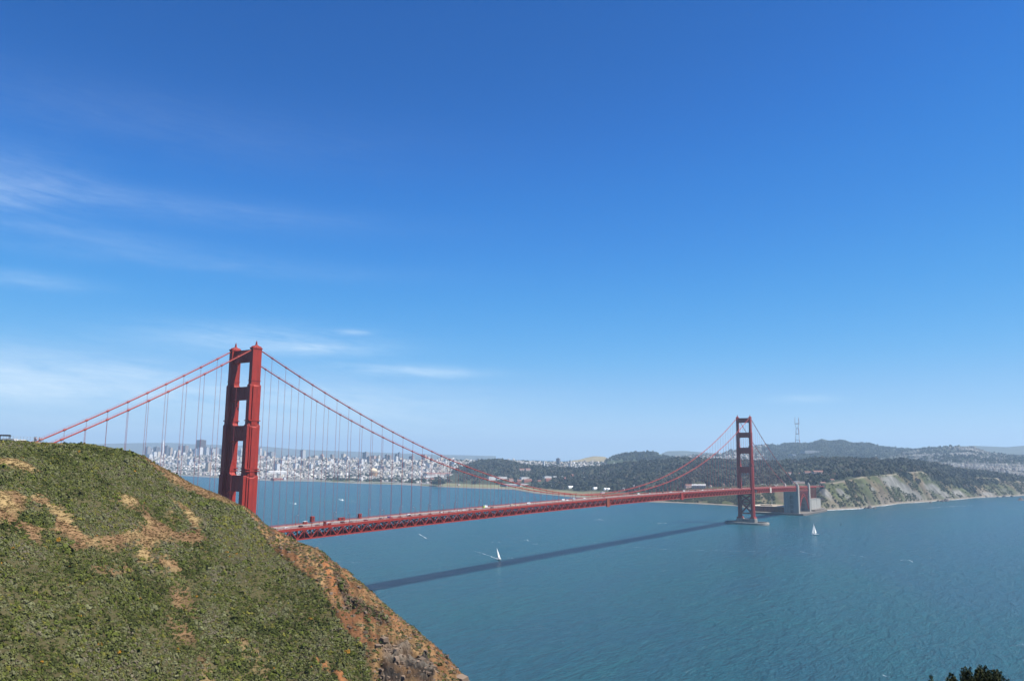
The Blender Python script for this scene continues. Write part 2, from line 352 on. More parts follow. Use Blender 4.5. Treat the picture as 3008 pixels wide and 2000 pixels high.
zb_ = np.maximum(zb_, back)
def blur(a, n=1):
    for _ in range(n):
        a = (a+np.roll(a, 1, 0)+np.roll(a, -1, 0)+np.roll(a, 1, 1)+np.roll(a, -1, 1))/5
    return a
dry = np.clip(blur(np.maximum.reduce([zd, zs, ze, trail]), 7)+.30*(np.maximum.reduce([blur(zd, 30), blur(zs, 20)]) > .12)*(fbm(P[..., 0]/4, P[..., 1]/4, 4, 15) > .18), 0, 1); brn = np.clip(blur(zb_, 3), 0, 1); rck = np.clip(blur(zr, 2), 0, 1); scr = np.clip(blur(zo, 2), 0, 1); led = np.clip(blur(zl, 2), 0, 1)
rdg = 1-np.abs(fbm(P[..., 0]/9, P[..., 1]/9, 5, 5))*2.2
lowfade = np.clip((Dn[None, :]+3)/8, 0, 1)
hill.Z = hill.Z+lowfade*(fbm(P[..., 0]/22, P[..., 1]/22, 4, 21)*1.5*(1-brn)+brn*(rdg-.6)*1.5+(rck+led*.7)*((rdg-.5)*3.2+(1-np.abs(fbm(P[..., 0]/2.6, P[..., 1]/2.6+P[..., 2]/3, 4, 6))*2.4-.5)*1.5))+.18*fbm(P[..., 0]/2.5, P[..., 1]/2.5, 3, 40)
hill.Z = np.maximum(hill.Z, -8)
veg = np.clip(1-dry*1.05-brn*.95-rck-scr, 0, 1)*face
hill.Z -= .55*np.clip(veg, 0, 1)
P = hill.xyz()
m1 = fbm(P[..., 0]/5, P[..., 1]/5, 4, 60)[..., None]; m2 = fbm(P[..., 0]/1.6, P[..., 1]/1.6, 3, 70)[..., None]; m3 = fbm(P[..., 0]/30, P[..., 1]/30, 3, 80)[..., None]
def cc(*c): return np.array(c)[None, None, :]
g = cc(.064, .056, .026)*(1+.4*m1)
tmx = np.clip(.5+2.2*m3+1.6*m1, 0, 1); tan_ = (cc(.225, .160, .075)*tmx+cc(.175, .104, .055)*(1-tmx))*(1+.35*m1+.3*m2)
bro = np.clip(.5+1.6*m1+.9*m3, 0, 1); brc = cc(.118, .055, .026)*(1-bro)+cc(.165, .102, .048)*bro; stk = fbm(PX0[..., None]/7, Dn[None, :, None]/16, 4, 77); brc = brc*(1+.35*m2+.9*stk)
rkm = np.clip(.5+2.2*fbm(P[..., 0]/3.4, P[..., 2]/2.2, 4, 62)[..., None]+.8*m2, 0, 1); rk = cc(.020, .017, .015)*(1-rkm)+cc(.135, .115, .092)*rkm; rk = rk*(1-.5*np.clip(m1*2, 0, 1))+cc(.17, .10, .05)*.5*np.clip(m1*2, 0, 1); sc_ = cc(.22, .095, .038)*(1+.3*m2)
C_ = g*(1-dry[..., None])+tan_*dry[..., None]
C_ = C_*(1-brn[..., None])+brc*brn[..., None]
C_ = C_*(1-.7*led[..., None])+rk*.75*.7*led[..., None]
C_ = C_*(1-rck[..., None])+rk*rck[..., None]; C_ = C_*(1-scr[..., None])+sc_*scr[..., None]
HILLM = pm('headland_soil', (1, 1, 1), .95, .25, 1.3, .05, attr='tint', bump=.35, bscale=1.2)
hl = quads('hillside', P.reshape(-1, 3), grid_quads(nc, len(Dn)), HILLM, np.clip(C_, .005, .6).reshape(-1, 3), smooth=True); tag(hl, kind='structure')
# ground under the viewpoint, dropping to the water
az0 = np.radians(np.arange(-86, 87, 2.)); rr = np.array([0.5, 3, 7, 14, 25, 40, 60, 85, 115, 150, 190, 235, 290])
ga, gr = np.meshgrid(YAW-az0, rr, indexing='ij')
X = CAM[0]+np.cos(ga)*gr; Y = CAM[1]+np.sin(ga)*gr
Z = 135.2-gr*.50-.0001*gr**2+fbm(X/12, Y/12, 4, 33)*np.clip(gr/20, 0, 1.8)
ns_ = quads('near_slope', np.stack([X, Y, np.maximum(Z, -8)], -1).reshape(-1, 3), grid_quads(len(az0), len(rr)), pm('near_slope_ground', (.16, .12, .06), .95, .4, .3, .05, bump=.2, bscale=1.), smooth=True); tag(ns_, kind='structure')
# ------------------------------------------------------------------ coastal scrub on the headland
def clump_template(n, seed, flat=.75, leaf=.42, up=.55, jit=.38):
    r = np.random.default_rng(seed); th = r.uniform(0, 2*np.pi, n); u = r.uniform(0.0, 1, n)
    ph = np.arccos(1-u*1.05); rad = r.uniform(.62, 1.02, n)*(1+.22*np.sin(3*th+seed)+.15*np.sin(5*th+2*seed))
    c = np.stack([np.sin(ph)*np.cos(th)*rad, np.sin(ph)*np.sin(th)*rad, np.cos(ph)*rad*flat], -1)
    nrm = c/np.linalg.norm(c, axis=1)[:, None]+r.normal(0, jit, (n, 3)); nrm[:, 2] += up*.3; nrm /= np.linalg.norm(nrm, axis=1)[:, None]
    t = np.cross(nrm, r.normal(0, 1, (n, 3))); t /= np.linalg.norm(t, axis=1)[:, None]; b = np.cross(nrm, t)
    s = leaf*r.uniform(.6, 1.25, n)[:, None]
    q = np.stack([c-t*s-b*s*.6, c+t*s-b*s*.6, c+t*s*.8+b*s*.7, c-t*s*.8+b*s*.7], 1)
    return q, r.uniform(.86, 1.14, n)
def scatter(name, pos, size, hgt, colr, temps, mat, rot=None):
    n = len(pos); rot = RNG.uniform(0, 2*np.pi, n) if rot is None else rot; k = RNG.integers(0, len(temps), n); VV = []; TT = []
    for i, (q, sh) in enumerate(temps):
        s = np.where(k == i)[0]
        if not len(s): continue
        c, sn = np.cos(rot[s]), np.sin(rot[s]); x = q[None, :, :, 0]; y = q[None, :, :, 1]; z = q[None, :, :, 2]
        a = size[s][:, None, None]; h = hgt[s][:, None, None]
        o = np.stack([(x*c[:, None, None]-y*sn[:, None, None])*a+pos[s, 0][:, None, None], (x*sn[:, None, None]+y*c[:, None, None])*a+pos[s, 1][:, None, None], z*h+pos[s, 2][:, None, None]], -1)
        VV.append(o.reshape(-1, 3)); TT.append((colr[s][:, None, :]*sh[None, :, None]).reshape(-1, 3))
    V = np.concatenate(VV); return quads(name, V, np.arange(len(V)).reshape(-1, 4), mat, np.concatenate(TT))
def sample(L_, n, wfun, jit=True):
    Pq = L_.xyz(); pxg, pyg = L_.pyx(); a = np.linalg.norm(np.cross(Pq[1:, :-1]-Pq[:-1, :-1], Pq[:-1, 1:]-Pq[:-1, :-1]), axis=2)
    w = a*wfun[:-1, :-1]; w = w.ravel(); w = np.maximum(w, 0); w /= w.sum(); idx = RNG.choice(len(w), n, p=w); i, j = np.divmod(idx, a.shape[1]); u = RNG.random(n)[:, None]; v = RNG.random(n)[:, None]
    p = Pq[i, j]*(1-u)*(1-v)+Pq[i+1, j]*u*(1-v)+Pq[i, j+1]*(1-u)*v+Pq[i+1, j+1]*u*v
    return p, i, j
vis = ((Dn[None, :] > -9) & (PX0 > -420) & (PX0 < 1500))*1.
T_B = [clump_template(34, s, .74, .29, .5, .2) for s in range(10)]
NB = 80000
p, i, j = sample(hill, NB, veg*vis*np.clip(.85+.8*fbm(P[..., 0]/7, P[..., 1]/7, 3, 90), .45, 1))
sz = RNG.lognormal(math.log(.43), .33, NB); kind = RNG.random(NB)*.8+.1+.75*fbm(p[:, 0]/9, p[:, 1]/9, 3, 55)+.5*fbm(p[:, 0]/34, p[:, 1]/34, 2, 56)+.45*np.clip((PX0[i, j]-650)/900, 0, .5)*0
cols = np.array([(.036, .044, .010), (.064, .076, .014), (.086, .092, .031), (.108, .110, .053), (.118, .102, .066), (.114, .110, .021)])
ci = np.clip(np.digitize(kind, [.14, .34, .58, .86, 1.05]), 0, 5); ci = np.where((RNG.random(NB) < .05), 5, ci)
sz *= 1+.3*fbm(p[:, 0]/12, p[:, 1]/12, 3, 57); big_ = RNG.random(NB) < .02; sz[big_] *= 1.6; ci[big_] = np.minimum(ci[big_], 1)
cb = cols[ci]*RNG.uniform(.8, 1.25, (NB, 1)); fl = RNG.random(NB) < .0022; cb[fl] = np.array([.22, .11, .012])
sb = scatter('coastal_scrub', p+np.array([0, 0, -.12]), sz, sz*RNG.uniform(.75, 1.35, NB), cb, T_B, LEAF); tag(sb, kind='stuff')
# dry grass tussocks over the tan and brown ground
def tuft_template(n, seed):
    r = np.random.default_rng(seed); th = r.uniform(0, 2*np.pi, n); c = np.stack([np.cos(th), np.sin(th), 0*th], -1)*r.uniform(0, .7, n)[:, None]
    le = np.stack([np.cos(th)*.5, np.sin(th)*.5, 0*th+1], -1)*r.uniform(.5, 1.1, n)[:, None]; t = np.stack([-np.sin(th), np.cos(th), 0*th], -1)*.11
    return np.stack([c-t, c+t, c+t*.4+le, c-t*.4+le], 1), r.uniform(.75, 1.25, n)
T_G = [tuft_template(16, s) for s in range(6)]
NG = 9000; gw = np.clip(dry+brn*.3*(m1[..., 0] > -.25)-rck-scr-trail*.8, 0, 1)*vis
p, i, j = sample(hill, NG, gw); s2 = RNG.uniform(.22, .48, NG)
gcol = np.where((RNG.random(NG) < np.where(brn[i, j] > .5, .38, .15))[:, None], np.array([.145, .080, .040]), np.array([.235, .170, .078]))*RNG.uniform(.65, 1.25, (NG, 1))
gl = RNG.random(NG) < .10; gcol[gl] = np.array([.15, .16, .045])
gg = scatter('dry_grass', p, s2*1.3, s2*.5, gcol, T_G, LEAF); tag(gg, kind='stuff')
# low dark brush on the brown slope, with broken stones
NB2 = 1500; p, i, j = sample(hill, NB2, np.clip(brn*.35*(m3[..., 0]+m1[..., 0] > .12)+led*.9-rck*.9, 0, 1)*vis)
s3 = RNG.uniform(.28, .75, NB2); cb = np.array([(.055, .065, .02), (.10, .09, .045), (.13, .085, .05)])[RNG.integers(0, 3, NB2)]
b2 = scatter('low_brush', p, s3, s3*.8, cb, T_B, LEAF); tag(b2, kind='stuff')
NS = 1500; p, i, j = sample(hill, NS, np.clip(brn*.4+rck+led*.6+scr*.4, 0, 1)*vis)
def stone_template(seed):
    r = np.random.default_rng(seed); v = np.array([(a, b, c) for a in (-1, 1) for b in (-1, 1) for c in (-1, 1)], float)*r.uniform(.5, 1., (8, 3))
    f = [(0, 1, 3, 2), (4, 6, 7, 5), (0, 4, 5, 1), (2, 3, 7, 6), (0, 2, 6, 4), (1, 5, 7, 3)]
    return v[np.array(f)], r.uniform(.9, 1.1, 6)
T_S = [stone_template(s) for s in range(8)]
s4 = RNG.lognormal(math.log(.22), .6, NS); st = scatter('loose_stones', p, s4, s4*.7, np.array([.15, .11, .08])*RNG.uniform(.6, 1.4, (NS, 1)), T_S, LEAF); tag(st, kind='stuff')
# shrubs that stand by themselves on the bare patches
def hpos(px, py): return hill.hit(px, py)[0]
shrubs = [((-2+x)/2.1775, 1280+y/2.1775, s, l) for x, y, s, l in (
    (10, 447, 1.5, 'dark round shrub at the left end of the row on the dry patch'), (55, 462, .9, 'small dark shrub in the middle of the row on the dry patch'), (92, 465, 1.1, 'small dark round shrub at the right end of the row on the dry patch'),
    (30, 488, 1.3, 'dark low shrub just below the row on the dry patch'), (590, 648, .8, 'small grey green shrub near the upper left of the bare brown hollow'), (645, 668, .6, 'rusty brown shrub alone in the bare brown hollow'),
    (540, 688, 1.5, 'spreading grey green shrub at the left rim of the bare brown hollow'), (738, 838, 1.0, 'yellow green shrub on the orange soil below the bare hollow'), (690, 820, .8, 'small dark shrub on the orange soil left of the yellow green one'),
    (1046, 818, 1.0, 'grey shrub on the lower right tongue of bare soil'), (1102, 842, 1.1, 'dark green shrub at the tip of the lower right tongue of bare soil'), (1318, 645, 1.6, 'bright green dome shaped shrub right of the bare brown hollow'),
    (1185, 662, .9, 'olive shrub on the right arm of the bare brown hollow'), (1250, 655, .8, 'dark shrub beside the yellow grass at the hollow\'s right end'))]
for n_, (px, py, s, lb) in enumerate(shrubs):
    q, sh = clump_template(150, 100+n_, .8, .24); pt_ = hpos(px, py)
    tc_ = (.19, .095, .04) if 'rusty' in lb else (.13, .12, .03) if 'yellow' in lb else (.06, .09, .02) if 'bright' in lb else (.09, .10, .05) if 'grey' in lb else (.04, .052, .018)
    o = quads('shrub', (q*s).reshape(-1, 3), np.arange(len(q)*4).reshape(-1, 4), LEAF, np.array(tc_)[None, :]*sh[:, None]); o.location = pt_
    tag(o, lb, 'shrub', 'lone shrubs on the bare ground')
# ------------------------------------------------------------------ the suspension bridge
HY = 13.72; PAN = 7.62
def ztop(u): return 75.9-5.0*((u-690)/700.)**2          # top chord
def zroad(u): return ztop(u)+1.25
ZS, ZL = 224.3, 82.1
def zcab(u):
    if u < 0: s = -u/343; return ZS+(66.7-ZS)*s-41.2*s*(1-s)
    if u > 1280: s = (u-1280)/343; return ZS+(72.0-ZS)*s-41.2*s*(1-s)
    return ZL+(ZS-ZL)*((u-640)/640)**2
bridge = empty('suspension_bridge'); tag(bridge, 'orange red suspension bridge with two tall towers crossing the strait', 'bridge')
def tower(x0):
    tw = empty('tower', (x0, 0, 0), parent=bridge)
    SEG = [(11.5, 118.5, [(14.2, 4.4), (8.4, 6.2), (5.0, 7.9)]), (118.5, 159.6, [(12.6, 4.2), (7.4, 5.7), (4.6, 7.1)]), (159.6, 192.6, [(10.8, 4.0), (5.8, 5.9)]), (192.6, 223.0, [(8.8, 3.8)])]
    for sy in (-1, 1):
        m = MB(); y = sy*HY
        for (a, b, bl) in SEG:
            for k, (lx, wy_) in enumerate(bl):
                e = .0 if k == 0 else .9*k
                m.box(0, y, a, lx, wy_, b-a-e)
                m.box(0, y, b-a-e+a, lx, wy_, .9, tx=.9 if lx > 6 else .75, ty=.78)
            if a > 100: m.box(0, y, a+3.6, bl[0][0]+.5, bl[-1][1]+.5, .75)
        m.box(0, y, 124.0, 13.4, 7.2, .7)
        m.build('leg', ORANGE, tw)
        c = MB(); c.box(0, y, 223.0, 9.6, 4.4, 1.0); c.box(0, y, 224.0, 8.8, 4.0, 1.5, tx=.66, ty=.75); c.box(0, y, 225.5, 4.4, 2.4, .6, tx=.6, ty=.8)
        c.box(0, y, 226.1, 1.6, 1.4, 2.2, tx=.5, ty=.6); c.box(0, y, 228.3, 1.1, 1.0, .5); c.box(0, y, 228.8, .6, .6, .5); c.bar((0, y, 229.3), (0, y, 230.4), .25)
        for dx in (-3.6, -1.2, 1.2, 3.6): c.bar((dx, y-2.1, 224), (dx, y-2.1, 225.2), .15)
        c.build('saddle_cap', ORANGE, tw)
    def strut(zb, zt_, dep, wleg, rb, rt_):
        # portal strut with rounded haunches above and below, flared into the legs
        g = HY-wleg/2+.5; poly = []
        def arc(cy, cz, r, a0, a1): return [(cy+r*math.cos(t), cz+r*math.sin(t)) for t in np.linspace(a0, a1, 6)]
        poly += [(-g, zt_+rt_)]
        if rt_: poly += arc(-g+rt_, zt_+rt_, rt_, math.pi, 1.5*math.pi)+arc(g-rt_, zt_+rt_, rt_, 1.5*math.pi, 2*math.pi)
        poly += [(g, zt_+rt_)]
        poly += [(g, zb-rb)]+arc(g-rb, zb-rb, rb, 0, .5*math.pi)[1:]+arc(-g+rb, zb-rb, rb, .5*math.pi, math.pi)+[(-g, zb-rb-.01)]
        m = MB(); m.prism(poly, 'x', -dep/2, dep/2)
        m.box(0, 0, zb+.35, dep+.5, 2*g-1.2, .5); m.box(0, 0, zt_-.9, dep+.5, 2*g-1.2, .5)
        for k in range(-4, 5):
            if abs(k) < 5: m.box(0, k*g/5.2, zb+.9, dep+.35, .45, zt_-zb-1.85)
        m.build('portal_strut', ORANGE, tw)
    strut(212.6, 222.6, 5.0, 3.8, 3.2, 0); strut(180.9, 191.6, 6.0, 5.9, 3.2, 2.4); strut(147.0, 159.4, 6.8, 7.1, 3.4, 2.6); strut(106.0, 118.8, 7.4, 7.9, 4.4, 2.8)
    for (a, b) in ((60.0, 46.5), (45.0, 23.5)):
        for s in (-1, 1):
            m = MB(); m.bar((0, -s*(HY-3.4), a), (0, s*(HY-3.4), b), 4.2, 2.6); m.build('cross_brace', ORANGE, tw)
    for z in (46.5-.8, 22.4-.6, 62.0):
        m = MB(); m.box(0, 0, z-1.1, 5.6, 2*HY-7.5, 2.5); m.build('cross_strut', ORANGE, tw)
    m = MB()
    for sy in (-1, 1):
        m.box(0, sy*HY, -6, 19.5, 12.5, 17.6, tx=.92, ty=.92)
        m.box(0, sy*HY, 11.6, 16.6, 9.4, 3.2, tx=.94, ty=.94, mi=1)
        for k in (-1, 0, 1): m.box(k*5.4, sy*HY, -5, 3.0, 13.4, 15.6, ty=.94)
    m.box(0, 0, -6, 12, 18, 15.0); m.box(0, 0, 9.0, 13, 17, 1.2)
    m.build('pier', [CONC_D, ORANGE], tw)
    return tw
tower(0); tower(1280)
# oval concrete fender around the far pier
def fender():
    m = MB(); n = 64; a, b = 26., 46.; vs = []; fs = []
    prof = [(0, -6), (0, 3.6), (-.35, 4.4), (-3.6, 4.4), (-3.9, 3.4), (-3.9, -6)]
    for i in range(n):
        t = 2*math.pi*i/n; c, s = math.cos(t), math.sin(t); p = .78
        ex = math.copysign(abs(c)**p, c); ey = math.copysign(abs(s)**1.05, s)
        for (o, z) in prof: vs.append((1280+(a+o)*ex, (b+o)*ey, z))
    k = len(prof)
    for i in range(n):
        for j in range(k-1): fs.append((i*k+j, ((i+1) % n)*k+j, ((i+1) % n)*k+j+1, i*k+j+1))
    m.add(vs, fs); m.build('fender', CONC_D, bridge)
fender()
# main cables with bands at every suspender
N_MAIN = [640+(k-42)*15.2 for k in range(1, 84)]; N_N = [-(2.2+14.9*k) for k in range(1, 23)]; N_S = [1280+2.2+14.9*k for k in range(1, 23)]
NODES = sorted(N_MAIN+N_N+N_S)
for sy in (-1, 1):
    m = MB(); us = list(np.linspace(-343, 0, 40))+list(np.linspace(0, 1280, 129))[1:]+list(np.linspace(1280, 1623, 40))[1:]
    m.tube([(u, sy*HY, zcab(u)) for u in us], .50, 8)
    for u in NODES:
        d = np.array([1, 0, (zcab(u+.5)-zcab(u-.5))]); d /= np.linalg.norm(d); c = np.array([u, sy*HY, zcab(u)]); m.tube([c-d*.8, c+d*.8], .80, 8)
    # hand ropes above the cable
    for o in (-.45, .45): m.tube([(u, sy*HY+o, zcab(u)+1.5) for u in us[::2]], .05, 3)
    m.build('main_cable', CABLE, bridge)
# suspenders: the hundred nearest by themselves, the rest in one part
allh = []
for u in NODES:
    for sy in (-1, 1):
        h = zcab(u)-ztop(u)
        if h > .6: allh.append((math.hypot(u-CAM[0], sy*HY-CAM[1]), u, sy, h))
allh.sort(); rest = MB(); unit = None
for n_, (dd, u, sy, h) in enumerate(allh):
    if n_ < 100:
        if unit is None:
            m = MB()
            for o in (-.17, .17): m.tube([(o, 0, 0), (o, 0, 1)], .066, 5)
            o_ = m.build('suspender', ROPE, bridge); unit = o_
        else:
            o_ = unit.copy(); COL.objects.link(o_); o_.parent = bridge
        o_.location = (u, sy*HY, ztop(u)); o_.scale = (1, 1, h)
    else:
        for o in (-.17, .17): rest.tube([(u+o, sy*HY, ztop(u)), (u+o, sy*HY, zcab(u))], .062, 4)
tag(rest.build('suspender', ROPE, bridge), kind='stuff')
# stiffening trusses, floor beams, roadway, railings
UA, UB = -342.9, 1623.0; NP = int(round((UB-UA)/PAN)); us = [UA+k*(UB-UA)/NP for k in range(NP+1)]
skip = lambda u: abs(u) < 5 or abs(u-1280) < 5
for sy in (-1, 1):
    m = MB(); y = sy*HY
    for k in range(NP):
        a, b = us[k], us[k+1]; za, zb2 = ztop(a), ztop(b)
        m.bar((a, y, za), (b, y, zb2), .95, 1.05); m.bar((a, y, za-8.0), (b, y, zb2-8.0), .95, 1.0)
        if k % 2 == 0: m.bar((a, y, za-7.9), (b, y, zb2-.2), .62, .75)
        else: m.bar((a, y, za-.2), (b, y, zb2-7.9), .62, .75)
        m.bar((a, y, za-7.6), (a, y, za-.4), .42, .5)
    m.build('stiffening_truss', ORANGE_D, bridge)
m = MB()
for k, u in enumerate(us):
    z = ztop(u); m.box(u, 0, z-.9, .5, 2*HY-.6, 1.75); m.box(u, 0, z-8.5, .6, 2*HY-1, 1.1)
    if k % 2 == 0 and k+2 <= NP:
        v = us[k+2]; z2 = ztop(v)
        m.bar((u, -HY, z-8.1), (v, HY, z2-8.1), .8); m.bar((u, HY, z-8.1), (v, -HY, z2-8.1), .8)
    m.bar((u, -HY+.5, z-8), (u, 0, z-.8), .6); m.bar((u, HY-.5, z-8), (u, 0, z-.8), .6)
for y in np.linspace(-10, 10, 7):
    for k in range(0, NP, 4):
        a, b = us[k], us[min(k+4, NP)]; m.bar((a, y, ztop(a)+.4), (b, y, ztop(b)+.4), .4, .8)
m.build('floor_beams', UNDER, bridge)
UD = [u for u in us]+[1660, 1700, 1740, 1780, 1830, 1900]
m = MB(); mk = MB(); sw = MB()
for k in range(len(UD)-1):
    a, b = UD[k], UD[k+1]; za, zb2 = zroad(a), zroad(b)
    m.add([(a, -10, za-.35), (b, -10, zb2-.35), (b, 10, zb2-.35), (a, 10, za-.35), (a, -10, za), (b, -10, zb2), (b, 10, zb2), (a, 10, za)], [(3, 2, 1, 0), (4, 5, 6, 7), (0, 1, 5, 4), (2, 3, 7, 6)])
    for s in (-1, 1):
        y0, y1 = s*10.02, s*13.6
        sw.add([(a, y0, za-.3), (b, y0, zb2-.3), (b, y1, zb2-.3), (a, y1, za-.3), (a, y0, za+.25), (b, y0, zb2+.25), (b, y1, zb2+.25), (a, y1, za+.25)], [(3, 2, 1, 0), (4, 5, 6, 7), (0, 1, 5, 4), (2, 3, 7, 6)])
    if k % 2 == 0:
        for y in (-6.2, -3.1, 0, 3.1, 6.2): mk.add([(a, y-.08, za+.006), (a+(b-a)*.8, y-.08, za+(zb2-za)*.8+.006), (a+(b-a)*.8, y+.08, za+(zb2-za)*.8+.006), (a, y+.08, za+.006)], [(0, 1, 2, 3)])
m.build('roadway', ROADM, bridge); sw.build('sidewalk', pm('walk_surface', (.30, .20, .17), .9, .15, .3, .1), bridge)
for s in (-1, 1):
    m = MB()
    for k in range(len(UD)-1):
        a, b = UD[k], UD[k+1]; za, zb2 = zroad(a)+.25, zroad(b)+.25
        y = s*13.7; m.bar((a, y, za+1.25), (b, y, zb2+1.25), .22, .18); m.bar((a, y, za+.12), (b, y, zb2+.12), .16, .2); m.bar((a, y+s*.1, za-.55), (b, y+s*.1, zb2-.55), .12, .9)
        n = max(1, int((b-a)/1.27))
        for j in range(n):
            u = a+(b-a)*j/n; z = za+(zb2-za)*j/n; m.box(u, y, z+.15, .2 if j else .34, .1, 1.0 if j else 1.25)
        y = s*10.2; m.bar((a, y, za+.75), (b, y, zb2+.75), .12, .3); m.box(a, y, za, .3, .15, .9)
    m.build('railing', ORANGE_D, bridge)
# concrete pylons and the steel arch over the brick fort
def pylon(x0):
    py = empty('pylon', (x0, 0, 0), parent=bridge)
    for s in (-1, 1):
        m = MB(); y = s*15.2
        m.box(0, y, -2, 13.5, 5.2, 62, tx=.97, ty=.95); m.box(0, y, 60, 12.2, 5.0, 9.5, tx=.97, ty=.95); m.box(0, y, 69.5, 9.5, 3.8, 4.5, tx=.9, ty=.85); m.box(0, y, 74.0, 6.0, 2.2, 2.6, tx=.6, ty=.6)
        for k in (-1, 1): m.box(k*4.2, y, 0, 2.4, 5.9, 62, ty=.93)
        m.build('shaft', CONC, py)
    m = MB()
    for s in (-1, 1): m.box(0, s*8.6, -2, 9.0, 8.2, 59)
    m.box(0, 0, 48, 8.6, 9, 9); m.box(1.5, 0, -2, 5.0, 9, 50.5, mi=1)
    for z in (12, 24, 36): m.box(-2.6, 0, z, 3.0, 8.6, 2.0)
    m.build('cross_wall', [CONC, CONC_D], py); return py
pylon(1624.5); pylon(1728)
for s in (-1, 1):
    m = MB(); y = s*15.6; n = 16; xa, xb = 1632.5, 1720.5; xm = (xa+xb)/2; hw = (xb-xa)/2
    up_ = lambda t: (xm+hw*t, y, 12+38.5*(1-t*t)); lo_ = lambda t: (xm+hw*.93*t, y, 10+34*(1-t*t))
    ts = np.linspace(-1, 1, n+1)
    for k in range(n):
        m.bar(up_(ts[k]), up_(ts[k+1]), 1.0, 1.0); m.bar(lo_(ts[k]), lo_(ts[k+1]), 1.0, 1.0)
        m.bar(up_(ts[k]), lo_(ts[k]), .5); m.bar(up_(ts[k]), lo_(ts[k+1]), .45) if k % 2 == 0 else m.bar(lo_(ts[k]), up_(ts[k+1]), .45)
        p = up_(ts[k])
        if 0 < k: m.bar(p, (p[0], y, 57.5), .65); m.bar((p[0], y, (p[2]+57.5)/2), (up_(ts[k+1])[0], y, 57.5), .3)
    for k in range(12):
        a, b = 1632+k*7.4, 1632+(k+1)*7.4; za, zb2 = ztop(a), ztop(b)
        m.bar((a, y, za), (b, y, zb2), .95, 1.0); m.bar((a, y, za-7.6), (b, y, zb2-7.6), .95, 1.0); m.bar((a, y, za-7.6), (a, y, za), .5)
        m.bar((a, y, za-7.5), (b, y, zb2-.2), .6) if k % 2 == 0 else m.bar((a, y, za-.2), (b, y, zb2-7.5), .6)
    m.build('steel_arch', ORANGE_D, bridge)
m = MB()
for u in (1744, 1756, 1768, 1780, 1794, 1808):
    zb2 = 26 if u > 1750 else 8
    for s in (-1, 1): m.bar((u, s*12.5, zb2), (u, s*12.5, ztop(u)-.8), 1.5, 1.5)
    m.bar((u, -12.5, zb2+4), (u, 12.5, ztop(u)-8), .6); m.bar((u, 12.5, zb2+4), (u, -12.5, ztop(u)-8), .6); m.box(u, 0, ztop(u)-2.2, 1.3, 27.4, 2.0)
for s in (-1, 1):
    for k in range(8):
        a, b = 1735+k*10, 1745+k*10; m.bar((a, s*HY, ztop(a)), (b, s*HY, ztop(b)), .9, 1.6)
m.build('viaduct_frame', ORANGE_D, bridge)
m = MB(); m.box(1768, 0, -2, 62, 33, 35.5, tx=.99, ty=.97); m.box(1822, -2, -2, 40, 28, 33.5, tx=.98, ty=.97); m.box(1768, 0, 33.5, 63, 33.6, 1.2); m.box(1822, -2, 31.4, 40.6, 28.4, 1.0); m.box(1742, -16.3, 0, 2.5, 1.2, 32); m.box(1843, -15.6, 0, 3, 1.2, 30)
m.build('anchorage_wall', CONC, bridge)
m = MB(); m.prism([(1612, -30), (1640, -34), (1700, -33), (1760, -36), (1830, -34), (1868, -26), (1868, 20), (1700, 100), (1640, 104), (1600, 84), (1598, 40), (1608, -6)], 'z', -4, 4.2); m.prism([(1738, -27), (1800, -29), (1858, -22), (1858, 10), (1738, 10)], 'z', 4.2, 7.4)
m.build('sea_wall', pm('sea_wall_stone', (.13, .115, .10), .9, .3, .2, .1), bridge)
# brick fort tucked under the arch
fort = empty('brick_fort', (1680, 50, 0)); tag(fort, 'low dark brick fort on the point beneath the steel arch', 'fort')
m = MB(); o = (1680, 50)
ft = [(-52, 46), (-46, 8), (-38, -36), (-32, -37), (32, -37), (36, -30), (36, 46), (22, 54), (-34, 56)]
m.prism(ft, 'z', 3.5, 17.0)
for fl_ in (6.0, 9.6, 13.2):
    for k in range(9):
        t = (k+.5)/9; a, b = np.array(ft[0]), np.array(ft[2]); p = a+(b-a)*t; m.box(p[0]-.15, p[1], fl_, 1.0, 1.3, 1.7, rz=math.atan2(b[1]-a[1], b[0]-a[0])+math.pi/2, mi=1)
    for k in range(11): m.box(-30+k*6, -37.0, fl_, 1.4, .5, 1.7, mi=1)
m.build('wall', [BRICKM, DARK], fort)
m = MB(); m.prism([(x*1.012, y*1.012) for x, y in ft], 'z', 17.0, 18.0); m.build('parapet', pm('fort_coping', (.42, .36, .28), .9, .2, .3, .1), fort)
m = MB(); m.box(6, 10, 18, 40, 30, 1.2); m.box(-30, 20, 18, 6, 30, 2.6); m.box(10, -26, 18, 40, 5, 2.4); m.build('barbette', pm('fort_roof', (.34, .27, .20), .95, .2, .2, .1), fort)
m = MB(); m.tube([(-18, 10, 18), (-18, 10, 35)], [.35, .2], 6); m.build('flag_pole', WHITE, fort)
# ------------------------------------------------------------------ things on the deck
ORD = ['first', 'second', 'third', 'fourth', 'fifth', 'sixth', 'seventh', 'eighth', 'ninth', 'tenth', 'eleventh', 'twelfth', 'thirteenth', 'fourteenth', 'fifteenth', 'sixteenth', 'seventeenth', 'eighteenth', 'nineteenth', 'twentieth', 'twenty-first', 'twenty-second', 'twenty-third', 'twenty-fourth', 'twenty-fifth', 'twenty-sixth', 'twenty-seventh']
def lamp_mesh():
    r = empty('street_lamp'); m = MB(); m.tube([(0, 0, 0), (0, 0, 1.2)], .3, 8); m.tube([(0, 0, 1.2), (0, 0, 7.8), (0, .35, 8.5), (0, 1.0, 8.8), (0, 2.0, 8.9)], [.19, .15, .14, .13, .12], 8); m.build('pole', ORANGE_D, r)
    m = MB(); m.box(0, 2.4, 8.55, .55, 1.2, .5, tx=.7, ty=.8); m.build('lamp_head', GREYM, r); return r
proto = None; k_ = {1: 0, -1: 0}
